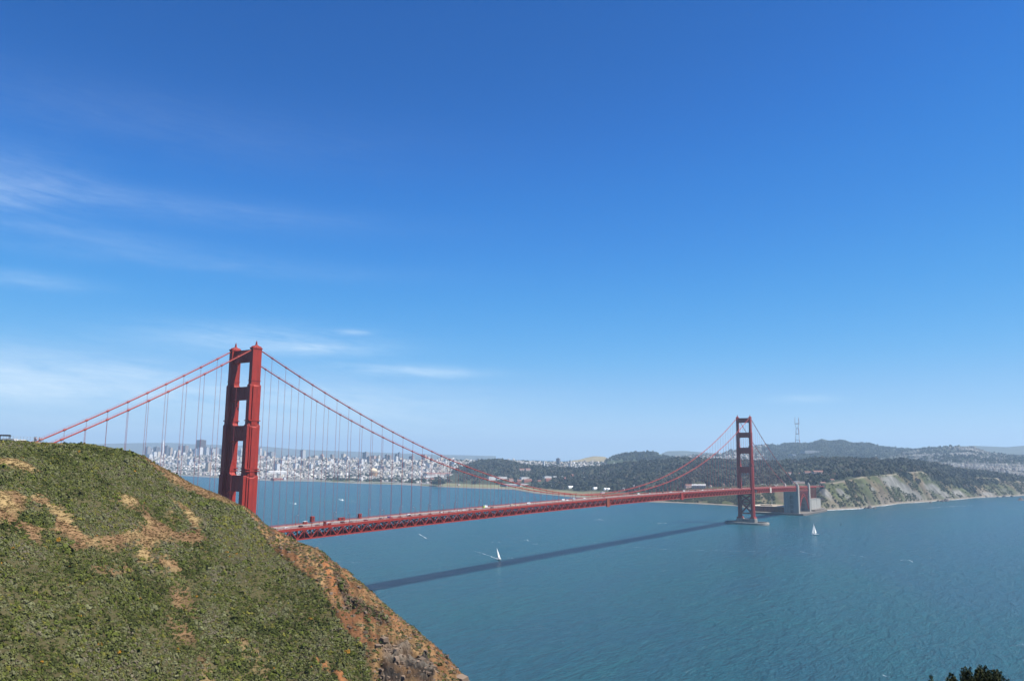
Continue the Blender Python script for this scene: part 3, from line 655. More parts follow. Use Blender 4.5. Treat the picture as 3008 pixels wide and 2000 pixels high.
for k in range(-1, 26):
    for s in (1, -1):
        u = 25.9+45.72*k
        if u < 60 or abs(u-1280) < 12: continue
        o = proto if proto is None and False else None
        if proto is None: proto = o = lamp_mesh()
        else: o = copy_tree(proto)
        o.location = (u, s*10.6, zroad(u)+.25); o.rotation_euler.z = math.pi if s > 0 else 0
        n_ = k_[s]; k_[s] += 1
        tag(o, f"{ORD[n_]} lamp post along the {'far' if s > 0 else 'near'} side of the roadway, counting from the near tower", 'street lamp', 'lamp posts along the bridge')
# vehicles
def car(kind, paint):
    r = empty({'van': 'van', 'truck': 'box_truck', 'suv': 'suv', 'car': 'car', 'bus': 'bus'}[kind])
    L_, W_, H_ = {'van': (5.4, 2.0, 2.2), 'truck': (7.6, 2.4, 3.3), 'suv': (4.8, 1.95, 1.85), 'car': (4.5, 1.8, 1.42), 'bus': (11.5, 2.55, 3.1)}[kind]
    m = MB()
    if kind in ('car', 'suv'):
        pr = [(-L_/2, .35), (L_/2, .35), (L_/2, .72), (L_/2-.25, .86), (L_*.22, .95), (L_*.08, H_), (-L_*.26, H_), (-L_*.40, .98), (-L_/2+.05, .92)] if kind == 'car' else [(-L_/2, .4), (L_/2, .4), (L_/2, .9), (L_*.27, 1.08), (L_*.15, H_), (-L_*.45, H_), (-L_/2, 1.05)]
        m.prism(pr, 'y', -W_/2, W_/2); m.build('body', paint, r)
        g = MB(); x0, x1 = (-.33*L_, .13*L_) if kind == 'car' else (-.44*L_, .18*L_)
        for s in (-1, 1): g.box((x0+x1)/2, s*(W_/2+.005), H_*.68, (x1-x0)*.85, .02, H_*.22, tx=.8)
        g.box(x1+.07*L_*.5, 0, H_*.70, .12, W_*.8, H_*.22, tx=.3); g.build('window', GLASS, r)
    else:
        if kind == 'truck':
            m.prism([(L_/2-2.1, .45), (L_/2, .45), (L_/2, 1.3), (L_/2-.5, 2.3), (L_/2-2.1, 2.3)], 'y', -W_/2+.1, W_/2-.1); m.build('cab', paint, r)
            c = MB(); c.box(-1.15, 0, .8, L_-2.4, W_, H_-.8); c.build('cargo_box', WHITE, r)
            g = MB(); g.box(L_/2-.2, 0, 1.4, .15, W_*.75, .7); g.build('window', GLASS, r)
        else:
            m.prism([(-L_/2, .4), (L_/2, .4), (L_/2, 1.1), (L_/2-.3, H_*.95 if kind == 'bus' else 1.2), (L_/2-(.35 if kind == 'bus' else 1.3), H_), (-L_/2, H_)], 'y', -W_/2, W_/2); m.build('body', paint, r)
            g = MB()
            for s in (-1, 1): g.box(.1, s*(W_/2+.005), H_*.55, L_*.8, .02, H_*.25)
            g.build('window', GLASS, r)
    w = MB()
    for x in (-L_*.31, L_*.31):
        for s in (-1, 1): w.tube([(x, s*(W_/2-.18), .33), (x, s*(W_/2+.02), .33)], .33, 10)
    w.build('wheels', TYRE, r); return r
PAINT = {'white': pm('white_car_paint', (.75, .75, .74), .3, .02, 1, .5), 'black': pm('black_car_paint', (.015, .015, .018), .25, .02, 1, .5), 'silver': pm('silver_car_paint', (.42, .43, .45), .3, .02, 1, .5), 'red': pm('red_car_paint', (.35, .02, .025), .3, .02, 1, .5), 'dark red': pm('dark_red_car_paint', (.14, .015, .02), .3, .02, 1, .5), 'blue': pm('blue_car_paint', (.03, .06, .22), .3, .02, 1, .5), 'grey': pm('grey_car_paint', (.14, .145, .15), .3, .02, 1, .5), 'cream': pm('cream_car_paint', (.62, .55, .40), .3, .02, 1, .5), 'lime': pm('lime_truck_paint', (.45, .60, .08), .3, .02, 1, .5)}
protos = {}
def place_car(kind, colr, x, y, z, rz, label, group):
    key = (kind, colr)
    if key not in protos: protos[key] = o = car(kind, PAINT[colr])
    else: o = copy_tree(protos[key])
    o.location = (x, y, z); o.rotation_euler = (0, 0, rz); tag(o, label, {'suv': 'car', 'van': 'van', 'truck': 'truck', 'bus': 'bus'}.get(kind, 'car'), group); return o
def c4(x, y): return (780+x/3.805, 1380+y/3.804)
def c5(x, y): return (1300+x/3.37, 1320+y/3.37)
def c6(x, y): return (1900+x/3.92, 1180+y/3.92)
CARS = [(c4(240, 660), 'car', 'white'), (c4(292, 645), 'suv', 'black'), (c4(375, 652), 'car', 'grey'), (c4(508, 627), 'suv', 'white'), (c4(768, 601), 'suv', 'black'), (c4(862, 600), 'car', 'grey'), (c4(1030, 588), 'car', 'dark red'), (c4(1115, 571), 'car', 'black'), (c4(1240, 550), 'car', 'red'), (c4(1340, 551), 'car', 'dark red'), (c4(1387, 532), 'suv', 'blue'), (c4(1535, 520), 'car', 'black'), (c4(1602, 512), 'van', 'white'), (c4(1655, 510), 'car', 'black'), (c4(1692, 514), 'car', 'dark red'), (c4(1832, 494), 'car', 'white'), (c4(1920, 493), 'car', 'grey'), (c4(1962, 470), 'car', 'black'), (c4(2096, 464), 'car', 'silver'), (c4(2160, 454), 'car', 'black'), (c4(2226, 450), 'car', 'white'), (c4(2290, 444), 'car', 'grey'),
        (c5(103, 614), 'car', 'white'), (c5(160, 606), 'car', 'black'), (c5(212, 604), 'car', 'silver'), (c5(275, 592), 'car', 'grey'), (c5(420, 572), 'truck', 'lime'), (c5(490, 577), 'car', 'black'), (c5(687, 555), 'van', 'cream'), (c5(745, 553), 'car', 'cream'), (c5(852, 536), 'van', 'white'), (c5(1195, 503), 'van', 'white'), (c5(1236, 502), 'car', 'white'), (c5(1300, 492), 'van', 'silver'), (c5(1405, 486), 'car', 'white'), (c5(1600, 466), 'car', 'red'), (c5(1942, 441), 'van', 'white'), (c5(1795, 452), 'car', 'grey'), (c5(2052, 432), 'car', 'silver'), (c5(2180, 422), 'car', 'black'), (c5(2260, 416), 'car', 'white'), (c6(430, 1025), 'van', 'white'), (c6(480, 1021), 'car', 'silver'), (c6(560, 1014), 'car', 'black'), (c6(640, 1007), 'car', 'white'), (c6(760, 1000), 'car', 'red'), (c6(880, 996), 'car', 'white'), (c6(960, 994), 'car', 'silver')]
cnt = 0; prev = []
seen = set()
for (pp, kind, colr) in CARS:
    zz = 76.; q = at_z(*pp, zz)
    for _ in range(4): q = at_z(*pp, zroad(q[0])+.5)
    lane = min((-8, -4.8, -1.6, 1.6, 4.8, 8), key=lambda l: abs(l-q[1])); u = q[0]+(lane-q[1])/(q[1]-CAM[1])*(q[0]-CAM[0])
    while any(abs(u-a) < 10 and lane == b for a, b in prev): u += 10.5
    prev.append((u, lane)); lampn = max(0, min(25, int(round((u-71.6)/45.72))))
    side = 'nearest' if lane == -8 else 'farthest' if lane == 8 else 'near' if lane < 0 else 'far'
    nm = {'suv': 'car', 'van': 'van', 'truck': 'box truck', 'bus': 'coach', 'car': 'car'}[kind]
    base_ = f"{colr}{' tall' if kind == 'suv' else ''} {nm} in the {side} lanes abreast of the {ORD[lampn]} pair of lamps"
    if base_ in seen: base_ = base_.replace(' abreast of', ', a bit past')
    seen.add(base_)
    place_car(kind, colr, u, lane, zroad(u)+.02, 0 if lane < 0 else math.pi, base_, 'traffic on the bridge')
# painters' and inspection gear on the bridge
def cabin(name, label, u, y, sx, sy, h, mat, legs=0., roof=None, z=None):
    r = empty(name, (u, y, zroad(u)+.25 if z is None else z)); m = MB(); m.box(0, 0, legs, sx, sy, h, tx=.96, ty=.96); m.build('housing', mat, r)
    m = MB(); m.box(0, 0, legs+h, sx*1.1, sy*1.1, .22); m.build('roof', roof or mat, r)
    if legs:
        m = MB()
        for a in (-1, 1):
            for b in (-1, 1): m.box(a*sx*.42, b*sy*.42, 0, .25, .25, legs)
        m.build('support_frame', mat, r)
    m = MB(); m.box(0, -sy/2-.02, legs+h*.2, sx*.35, .08, h*.6); m.build('door', DARK, r); tag(r, label, 'maintenance hut'); return r
def uof(px, py, y): d = ray(px, py); return (CAM+d*(y-CAM[1])/d[1])[0]
cabin('work_cabin', 'tall dark red work cabin on the far walkway near the tower', uof(*c4(520, 585), 12), 12.0, 3.6, 2.6, 4.6, ORANGE_D, 1.5)
cabin('work_cabin', 'small dark red work cabin standing alone further along the far walkway', uof(*c4(1052, 525), 12), 12.0, 3.2, 2.4, 3.6, ORANGE_D, 1.0)
cabin('storage_container', 'long low red container on the far walkway between the two cabins', uof(*c4(846, 566), 12), 12.0, 7.5, 2.5, 2.6, ORANGE_D)
cabin('storage_container', 'tall red box on the near walkway beside the railing', uof(*c4(661, 628), -12), -12.0, 1.8, 2.2, 3.4, ORANGE_D)
cabin('storage_container', 'short red box on the near walkway next to the tall red one', uof(*c4(715, 612), -12), -12.0, 3.0, 1.6, 1.6, ORANGE_D)
cabin('site_tank', 'white topped red tank on the far walkway left of the tall cabin', uof(*c4(440, 595), 12), 12.0, 3.4, 2.3, 2.2, ORANGE_D, 0, WHITE)
def traveller(label, u, mat, L_, dz):
    r = empty('truss_scaffold', (u, -HY-.9, ztop(u))); m = MB(); m.box(0, 0, -9.6+dz, L_, 1.4, 11.4)
    m.build('screen', mat, r); m = MB()
    for s in (-1, 1): m.bar((s*L_/2, -.8, -10+dz), (s*L_/2, -.8, 2.2), .35)
    m.box(0, -.4, -10.2+dz, L_*1.1, 2.4, .5); m.build('frame', ORANGE_D, r); tag(r, label, 'scaffold', 'screened scaffolds hung on the truss')
traveller('dark rust screened scaffold hanging on the truss near mid span', 624, pm('rust_screen', (.22, .06, .035), .9, .2, .8, .1), 8.5, 0)
traveller('red screened scaffold hanging on the truss left of the far tower', 897, ORANGE_D, 9.5, 0)
traveller('white screened scaffold hanging on the truss right of the far tower', 1405, pm('white_screen', (.70, .66, .55), .9, .1, .5, .1), 8.0, 0)
r = empty('inspection_cradle', (1288.5, -HY-3.5, ztop(1288))); m = MB(); m.box(0, 0, -7.6, 10, 3.6, 7.4, ty=.9); m.build('enclosure', pm('dark_screen', (.05, .045, .05), .9, .2, .8, .1), r); m = MB(); m.box(0, 0, -.2, 15.5, 6.0, 1.3); m.build('gangway', ORANGE_D, r); tag(r, 'dark screened cradle wrapped round the near leg of the far tower', 'scaffold')
# ------------------------------------------------------------------ the far shore
SHORE = [(-200, 1380), (200, 1388), (524, 1396.5), (640, 1403), (780, 1411.5), (922, 1413.6), (1043, 1419.4), (1174, 1423), (1300, 1430), (1400, 1434), (1507, 1437.5), (1567, 1448), (1700, 1462), (1880, 1472.8), (2000, 1477), (2155, 1485), (2224, 1499), (2300, 1503), (2372, 1503), (2423, 1497.6), (2475, 1495), (2531, 1492), (2593, 1484), (2640, 1478), (2707, 1474), (2760, 1470), (2824, 1465), (2866, 1461), (2936, 1458), (3008, 1455), (3300, 1446)]
def r_at_z(px, py, z): p = at_z(px, py, z); return math.hypot(p[0]-CAM[0], p[1]-CAM[1])
# --- wooded headland with the bluffs
tpx = np.unique(np.concatenate([np.arange(1230, 2400, 7), np.arange(2400, 3050, 2.6), np.arange(3050, 3300, 12)])); R0 = np.array([r_at_z(p, lerp(SHORE, p), 0) for p in tpx])
E_PY = [(1230, 1424), (1400, 1428), (1500, 1427), (1600, 1430), (1700, 1440), (1790, 1446), (1880, 1452), (2000, 1445), (2100, 1434), (2224, 1428), (2300, 1427), (2372, 1428), (2420, 1424), (2475, 1415), (2531, 1402), (2593, 1396.4), (2640, 1392), (2671, 1388), (2707, 1385.5), (2735, 1400), (2782, 1416), (2824, 1424), (2850, 1412), (2866, 1403), (2936, 1406), (3008, 1417), (3300, 1425)]
E_DR = [(1230, 300), (1700, 330), (1800, 260), (1880, 150), (2000, 170), (2155, 230), (2224, 330), (2300, 330), (2372, 330), (2423, 150), (2593, 150), (2707, 160), (2800, 170), (3300, 190)]
R_PY = [(1230, 1416), (1300, 1392), (1340, 1372), (1380, 1356), (1404, 1348), (1466, 1343), (1493, 1347), (1537, 1358), (1597, 1365), (1686, 1370), (1750, 1365), (1804, 1359), (1849, 1350), (1923, 1347), (2000, 1339), (2053, 1341), (2130, 1343.5), (2214, 1348), (2298, 1347), (2359, 1346), (2384, 1339.5), (2436, 1336.5), (2503, 1336.5), (2579, 1339.5), (2592, 1346), (2612, 1341), (2657, 1341), (2712, 1348), (2768, 1357), (2810, 1367), (2852, 1373), (2936, 1384), (3008, 1395), (3300, 1420)]
R_R = [(1230, 4300), (1400, 4800), (1500, 4750), (1600, 4450), (1700, 4250), (1850, 4100), (2000, 3900), (2300, 3650), (2500, 3600), (2700, 3900), (2850, 4300), (3008, 4600), (3300, 4900)]
TREE_H = 20.
er = R0+lerp(E_DR, tpx); ez = zrow(tpx, lerp(E_PY, tpx), er); flat = np.clip((1760-tpx)/60, 0, 1); ez = ez*(1-flat)+4.5*flat; ez = np.maximum(ez, 4)
rr_ = lerp(R_R, tpx); rz = zrow(tpx, lerp(R_PY, tpx), rr_)-TREE_H
bench = np.clip(1-np.abs(tpx-2310)/110, 0, 1); bench = np.clip(bench*2.2, 0, 1)
mr_ = R0+(er-R0)*(.45+.2*bench); mz = (2+(ez-2)*.52)*(1-bench)+8.5*bench
ir = er+(rr_-er)*.45; iz = ez+(rz-ez)*.50-4
pres = loft(tpx, [(R0-20, R0*0-3), (R0+4, R0*0+.6), (R0+14, R0*0+2.2), (mr_, mz), (er, ez), (er+40, ez+2.5), (ir, iz), (rr_, rz), (rr_+260, rz-10), (rr_+900, np.maximum(rz-70, 15)), (rr_+1500, rz*0+18)], [1, 2, 16, 16, 3, 20, 20, 4, 4, 2], 0)
Pp = pres.xyz(); row = np.arange(Pp.shape[1])[None, :]
slope_m = ((row > 3) & (row < 35))*np.clip((tpx[:, None]-2380)/60, 0, 1)
gul = 1-np.abs(fbm(tpx[:, None]/16+row*.10, row*.045, 5, 3))*2.0
pres.Z = pres.Z+slope_m*(gul-.62)*11.0*np.sin(np.clip((row-3)/32, 0, 1)*math.pi)+(row > 38)*(row < 84)*fbm(Pp[..., 0]/260, Pp[..., 1]/260, 4, 8)*10*np.sin(np.clip((row-38)/44, 0, 1)*math.pi)
lowbank = ((row > 3) & (row < 35))*np.clip((2300-tpx[:, None])/80, 0, 1)*np.clip((tpx[:, None]-1820)/60, 0, 1)
pres.Z += lowbank*fbm(Pp[..., 0]/60, Pp[..., 1]/60, 4, 12)*6
Pp = pres.xyz(); PXp, PYp = pres.pyx()
nA = fbm(tpx[:, None]/20+row*.085, row*.028, 5, 31); nB = fbm(Pp[..., 0]/40, Pp[..., 1]/40, 4, 41); nC = fbm(tpx[:, None]/6+row*.22, row*.06, 4, 51)
grs = cc(.066, .074, .033)*(1+.35*nB[..., None]); brw = cc(.112, .088, .058)*(1+.3*nC[..., None]); gry = cc(.150, .147, .132)*(1+.55*nC[..., None]); sandc = cc(.17, .145, .115)*(1+0*nB[..., None])
scarp = np.zeros_like(PXp)
for (cx, cy, sx, sy, tl, w_) in [(2622, 1415, 26, 26, .75, 1.1), (2655, 1435, 20, 24, .8, 1.1), (2695, 1455, 14, 16, .8, .9), (2745, 1436, 22, 20, .85, 1.1), (2775, 1452, 18, 16, .9, 1.0), (2815, 1448, 26, 16, .8, .8), (2470, 1445, 16, 16, .7, .9), (2492, 1460, 14, 14, .8, .8), (2535, 1425, 14, 10, .8, .7), (2560, 1436, 14, 9, .7, .6), (2905, 1452, 22, 8, .4, .8), (2870, 1412, 14, 8, .7, .6), (2425, 1450, 26, 26, .6, .55), (2950, 1440, 30, 10, .5, .5), (2728, 1405, 8, 12, .8, .6), (2680, 1420, 7, 10, .8, .6)]:
    u = (PXp-cx)-(PYp-cy)*tl*1.0; v = PYp-cy; scarp = np.maximum(scarp, w_*np.exp(-(u/sx)**2-(v/sy)**2))
scarp = np.clip((scarp+.40*nA-.32)*3.2, 0, 1)*np.clip((tpx[:, None]-2385)/30, 0, 1)*(row > 3)*(row < 36)
bm_ = np.clip(.50+2.8*nA+1.2*nC+.8*nB, 0, 1)*.95
C_ = grs*(1-bm_[..., None])+brw*bm_[..., None]; C_ = C_*(1-scarp[..., None])+gry*scarp[..., None]
lowgrey = np.clip(1-(row-3)/15., 0, 1)*np.clip((tpx[:, None]-2385)/30, 0, 1)*np.clip(.55+.9*nC, 0, 1)*.8
C_ = C_*(1-lowgrey[..., None])+cc(.19, .165, .14)*(1+.4*nC[..., None])*lowgrey[..., None]
air = np.clip((1780-tpx[:, None])/50, 0, 1)*(row < 36); C_ = C_*(1-air[..., None])+cc(.15, .15, .085)*(1+.25*nB[..., None])*air[..., None]
bch = (row <= 3)*1.+(row > 3)*(row < 11)*np.clip((1800-tpx[:, None])/80, 0, 1)*np.clip((tpx[:, None]-1380)/100, 0, 1)+(row > 3)*(row < 6)*np.clip((1500-tpx[:, None])/80, 0, 1)
bch = np.clip(bch, 0, 1); C_ = C_*(1-bch[..., None])+sandc*bch[..., None]
fz = np.clip((row-36.)/3, 0, 1)*(row < 88); C_ = C_*(1-fz[..., None])+cc(.040, .046, .026)*fz[..., None]
trod = np.clip(np.exp(-((row-36.)/1.6)**2)*(tpx[:, None] > 2400)*(nB+.25 > 0)*1.2, 0, 1); C_ = C_*(1-trod[..., None])+cc(.18, .155, .115)*trod[..., None]
C_ = C_*(1+.5*fbm(Pp[..., 0]/13, Pp[..., 1]/13, 4, 44)[..., None]*(row > 3)[..., None])
LANDM = pm('far_land', (1, 1, 1), .95, .22, .05, .05, attr='tint', bump=1.2, bscale=.12)
tag(quads('terrain', Pp.reshape(-1, 3), grid_quads(len(tpx), Pp.shape[1]), LANDM, np.clip(C_, .01, .6).reshape(-1, 3), smooth=True), kind='structure')
# --- the city slopes behind the bay
cpx = np.arange(-150, 1910, 6.); c0 = np.array([r_at_z(p, lerp(SHORE, p), 0) if p < 1300 else 4300+(p-1300)*.2 for p in cpx])
CR_PY = [(-150, 1346), (200, 1345), (420, 1338), (560, 1335), (700, 1337), (780, 1343), (880, 1347), (1000, 1345), (1060, 1347), (1127, 1349), (1200, 1351), (1275, 1347), (1330, 1347), (1434, 1351), (1500, 1350), (1600, 1354), (1700, 1354), (1800, 1353), (1910, 1353)]
CR_R = [(-150, 6300), (200, 6600), (420, 7100), (560, 7200), (700, 7000), (780, 6300), (880, 6000), (1000, 5800), (1300, 5500), (1500, 5700), (1910, 6000)]
c3 = lerp(CR_R, cpx); cz = zrow(cpx, lerp(CR_PY, cpx), c3)-9
front = cpx < 1300; z1 = np.where(front, 3., 20.)
city = loft(cpx, [(c0-15, np.where(front, -3., 8.)), (c0+25, z1), (c0+700, z1+6), (c0+(c3-c0)*.62, z1+6+(cz-z1)*.34), (c3, cz), (c3+300, cz-6), (c3+1300, cz*0+20), (c3+2600, cz*0+8)], [2, 10, 16, 22, 3, 4, 2], 9, 420, 77)
Pc = city.xyz(); PXc, PYc = city.pyx(); rowc = np.arange(Pc.shape[1])[None, :]
nD = fbm(Pc[..., 0]/120, Pc[..., 1]/120, 4, 88)
C_ = cc(.16, .155, .15)*(1+.3*nD[..., None])+0*Pc; gsh = np.clip((nD-.05)*4, 0, 1)*(rowc < 14); C_ = C_*(1-gsh[..., None])+cc(.07, .085, .04)*gsh[..., None]
C_[:, :2] = (.22, .195, .165)
tag(quads('terrain', Pc.reshape(-1, 3), grid_quads(len(cpx), Pc.shape[1]), LANDM, np.clip(C_, .01, .6).reshape(-1, 3), smooth=True), kind='structure')
# --- far hills
def hills(sil, Rr, Rf, pyf, seed, n=5., drop=60, behind=1200, colr=(.05, .062, .035), th=0., frame=None, amp=14., wl=350, fr=24):
    px = np.arange(sil[0][0], sil[-1][0]+.1, n); r = lerp(Rr, px) if isinstance(Rr, list) else px*0+Rr; z = zrow(px, lerp(sil, px), r)-th
    rf = px*0+Rf; zf = np.maximum(zrow(px, lerp(pyf, px) if isinstance(pyf, list) else px*0+pyf, rf), 5)
    zf = np.minimum(zf, z-2); h = loft(px, [(rf, zf*0-5), (rf+60, zf), (rf+(r-rf)*.5, zf+(z-zf)*.40), (r, z), (r+80, z-3), (r+behind, np.maximum(z-drop, 4)), (r+behind*2, z*0-5)], [1, fr//2, fr//2, 2, 4, 2], 0)
    Q = h.xyz(); rw = np.arange(Q.shape[1])[None, :]; tt = np.clip((rw-1)/(fr), 0, 1); h.Z = h.Z+amp*np.sin(tt*math.pi)*fbm(Q[..., 0]/wl, Q[..., 1]/wl, 5, seed)
    Q = h.xyz(); nz = fbm(Q[..., 0]/150, Q[..., 1]/150, 5, seed+5)[..., None]; C = np.array(colr)[None, None, :]*(1+.45*nz)
    tag(quads('hills', Q.reshape(-1, 3), grid_quads(len(px), Q.shape[1]), LANDM, np.clip(C, .01, .6).reshape(-1, 3), smooth=True), kind='structure'); return h
h_lone = hills([(1680, 1353), (1700, 1350), (1722, 1344), (1745, 1339.5), (1775, 1341), (1795, 1349), (1812, 1354)], 6400, 5900, 1354, 3, 4, colr=(.20, .17, .10))
h_buena = hills([(1782, 1352), (1795, 1344), (1801, 1339.5), (1834, 1332), (1870, 1328), (1914, 1326), (1938, 1330), (1953, 1337), (1975, 1343), (2000, 1346)], 5900, 5200, 1354, 4, 4, th=8)
SUT = [(1950, 1342), (2000, 1338), (2078, 1334), (2122, 1329), (2155, 1321), (2193, 1313.6), (2231, 1307), (2270, 1306), (2293, 1309.5), (2303, 1304), (2333, 1302), (2359, 1302.5), (2379, 1304), (2400, 1297.5), (2417, 1291.5), (2433, 1295), (2461, 1296), (2476, 1292.5), (2495, 1298), (2512, 1304), (2520, 1302.5), (2556, 1302.5), (2587, 1311), (2612, 1314), (2668, 1318), (2707, 1318), (2760, 1319)]
h_sutro = hills(SUT, 8000, 6100, [(1950, 1352), (2760, 1356)], 5, 4, th=8, amp=24, fr=36)
h_gold = hills([(2570, 1350), (2600, 1342), (2640, 1330), (2675, 1321), (2707, 1319), (2740, 1314), (2796, 1310), (2818, 1308.5), (2863, 1309.5), (2880, 1316), (2908, 1327), (2936, 1332), (2991, 1340), (3060, 1342), (3200, 1345)], 7300, 5600, [(2600, 1352), (3008, 1362), (3200, 1366)], 6, 4, colr=(.06, .066, .045), th=4, amp=18, fr=36)
h_flat = hills([(2560, 1354), (2700, 1358), (3008, 1366), (3200, 1368)], 5650, 4700, [(2560, 1362), (3008, 1400), (3200, 1405)], 7, 6, colr=(.13, .125, .115), amp=3, behind=300, drop=4)
hills([(2750, 1318), (2800, 1312), (2869, 1309), (2920, 1311), (2963, 1313), (3008, 1309), (3200, 1300), (3400, 1312)], 14000, 12000, [(2750, 1330), (3400, 1340)], 8, 10, colr=(.07, .075, .05), amp=25, wl=900)
hills([(-200, 1296), (100, 1301), (250, 1304), (330, 1302), (430, 1300), (500, 1300), (560, 1304), (640, 1306), (759, 1310), (800, 1313), (852, 1318), (930, 1322), (1100, 1328), (1300, 1335), (1460, 1339)], 19000, 16500, [(-200, 1322), (1460, 1342)], 9, 12, colr=(.08, .085, .06), amp=30, wl=1300)
hills([(1940, 1334), (1960, 1325), (2010, 1323.5), (2050, 1327), (2100, 1331)], 13500, 12500, 1336, 10, 8, colr=(.07, .075, .05))
# ------------------------------------------------------------------ woods on the far shore: one mass
T_T = [clump_template(26, 200+s, .80, .50, .8, .2) for s in range(10)]
CLEAR = []
def woods(name, land, n, w, rlo, rhi, cols, hk=1.25):
    p, i, j = sample(land, n, w)
    if CLEAR:
        q = p-CAM; ww = q@FW; X_ = W3/2+F*(q@RT)/ww; Y_ = H3/2-F*(q@UP)/ww; keep = np.ones(n, bool)
        for (a, b, c, d) in CLEAR: keep &= ~((X_ > a-4) & (X_ < b+4) & (Y_ > c+1) & (Y_ < d+8))
        p = p[keep]; n = len(p)
    s = RNG.uniform(rlo, rhi, n); c = np.array(cols)[RNG.integers(0, len(cols), n)]*RNG.uniform(.86, 1.15, (n, 1))
    cl = fbm(p[:, 0]/110, p[:, 1]/110, 3, 5)[:, None]; c = c*(1+.8*cl)
    o = scatter(name, p+np.array([0, 0, 2.]), s, s*hk*RNG.uniform(.85, 1.3, n), np.clip(c, .008, .3), T_T, LEAF); tag(o, kind='stuff'); return o
rl = row*np.ones_like(PXp)
fw_ = np.clip((rl-37)/2, 0, 1)*(rl < 88)*1.0
built = 0*PXp+((PXp < 1480) & (PYp > 1386))*.75+((PXp >= 1480) & (PXp < 1600) & (PYp > 1400))*.6+((PXp > 1480) & (PXp < 1530) & (PYp > 1368) & (PYp < 1386))*.6
built = built+((PXp > 2225) & (PXp < 2390) & (PYp > 1420))*.8+((PXp > 1950) & (PXp < 2090) & (PYp > 1420))*.5
clear = ((PXp > 1800) & (PXp < 1890) & (PYp > 1408) & (PYp < 1416))*.9+((PXp > 2448) & (PXp < 2545) & (PYp > 1400) & (rl < 44))*.9
lay = .72+.9*fbm(Pp[..., 0]/170, Pp[..., 1]/170, 4, 61)
wt = fw_*np.clip(1-built-clear, 0, 1)*np.clip(lay, .12, 1)
# dark tongues of trees running down the bluffs
for (cx, cy, sx, sy, tl) in [(2790, 1412, 30, 16, .5), (2838, 1434, 22, 16, 1.2), (2740, 1402, 14, 10, .6), (2660, 1402, 20, 8, .4), (2690, 1410, 12, 10, .6), (2880, 1418, 50, 6, .2), (2985, 1405, 60, 10, .2), (2410, 1425, 30, 9, .4), (2380, 1418, 20, 6, .1)]:
    u = (PXp-cx)-(PYp-cy)*tl; wt = np.maximum(wt, 1.0*(np.exp(-(u/sx)**2-((PYp-cy)/sy)**2) > .45))
wb = (lowbank > .4)*np.clip(.4+1.5*nB, 0, 1)+slope_m*np.clip(.25+1.2*nB+1.2*nC+1.0*fbm(Pp[..., 0]/14, Pp[..., 1]/14, 3, 43), 0, 1)*(1-scarp)*.6
woods('bank_scrub', pres, 8500, wb, 1.0, 3.4, [(.056, .066, .030), (.066, .074, .034), (.060, .060, .034)], .8)
wc = ((PXc > 860) & (PXc < 1310) & (PYc > 1398) & (PYc < 1419))*.9*np.clip(.5+2*nD, 0, 1)+((PXc > 500) & (PXc < 690) & (PYc > 1374) & (PYc < 1388))*1.1+((PYc < 1400) & (rowc < 52))*np.clip(.18+1.5*nD, 0, 1)*.5+((PXc > 1330) & (PYc > 1346))*.35
woods('street_trees', city, 8500, wc*(rowc > 3), 3.5, 7.5, [(.030, .040, .022), (.040, .050, .028)], 1.0)
for h, n, a, b in ((h_buena, 1400, 8, 14), (h_sutro, 6500, 8, 15)):
    qx, qy = h.pyx(); Q = h.xyz(); g_ = np.clip(1.0+1.2*fbm(Q[..., 0]/300, Q[..., 1]/300, 3, 71), 0, 1)
    if h is h_sutro: g_ *= np.clip((qx-2230)/60, .05, 1)*((qx < 2620)*1+.25)
    woods('woodland', h, n, g_*(np.arange(Q.shape[1])[None, :] > 1)*(np.arange(Q.shape[1])[None, :] < 39), a, b, [(.032, .042, .024), (.045, .05, .03)])
qx, qy = h_gold.pyx(); Q = h_gold.xyz(); rw = np.arange(Q.shape[1])[None, :]
woods('woodland', h_gold, 2600, np.clip(.1+1.2*fbm(Q[..., 0]/260, Q[..., 1]/260, 3, 81), 0, 1)*(rw > 1)*(rw < 38)+((qy > 1340) & (qy < 1364) & (qx > 2760))*.8, 6, 12, [(.032, .042, .024), (.045, .05, .03)])
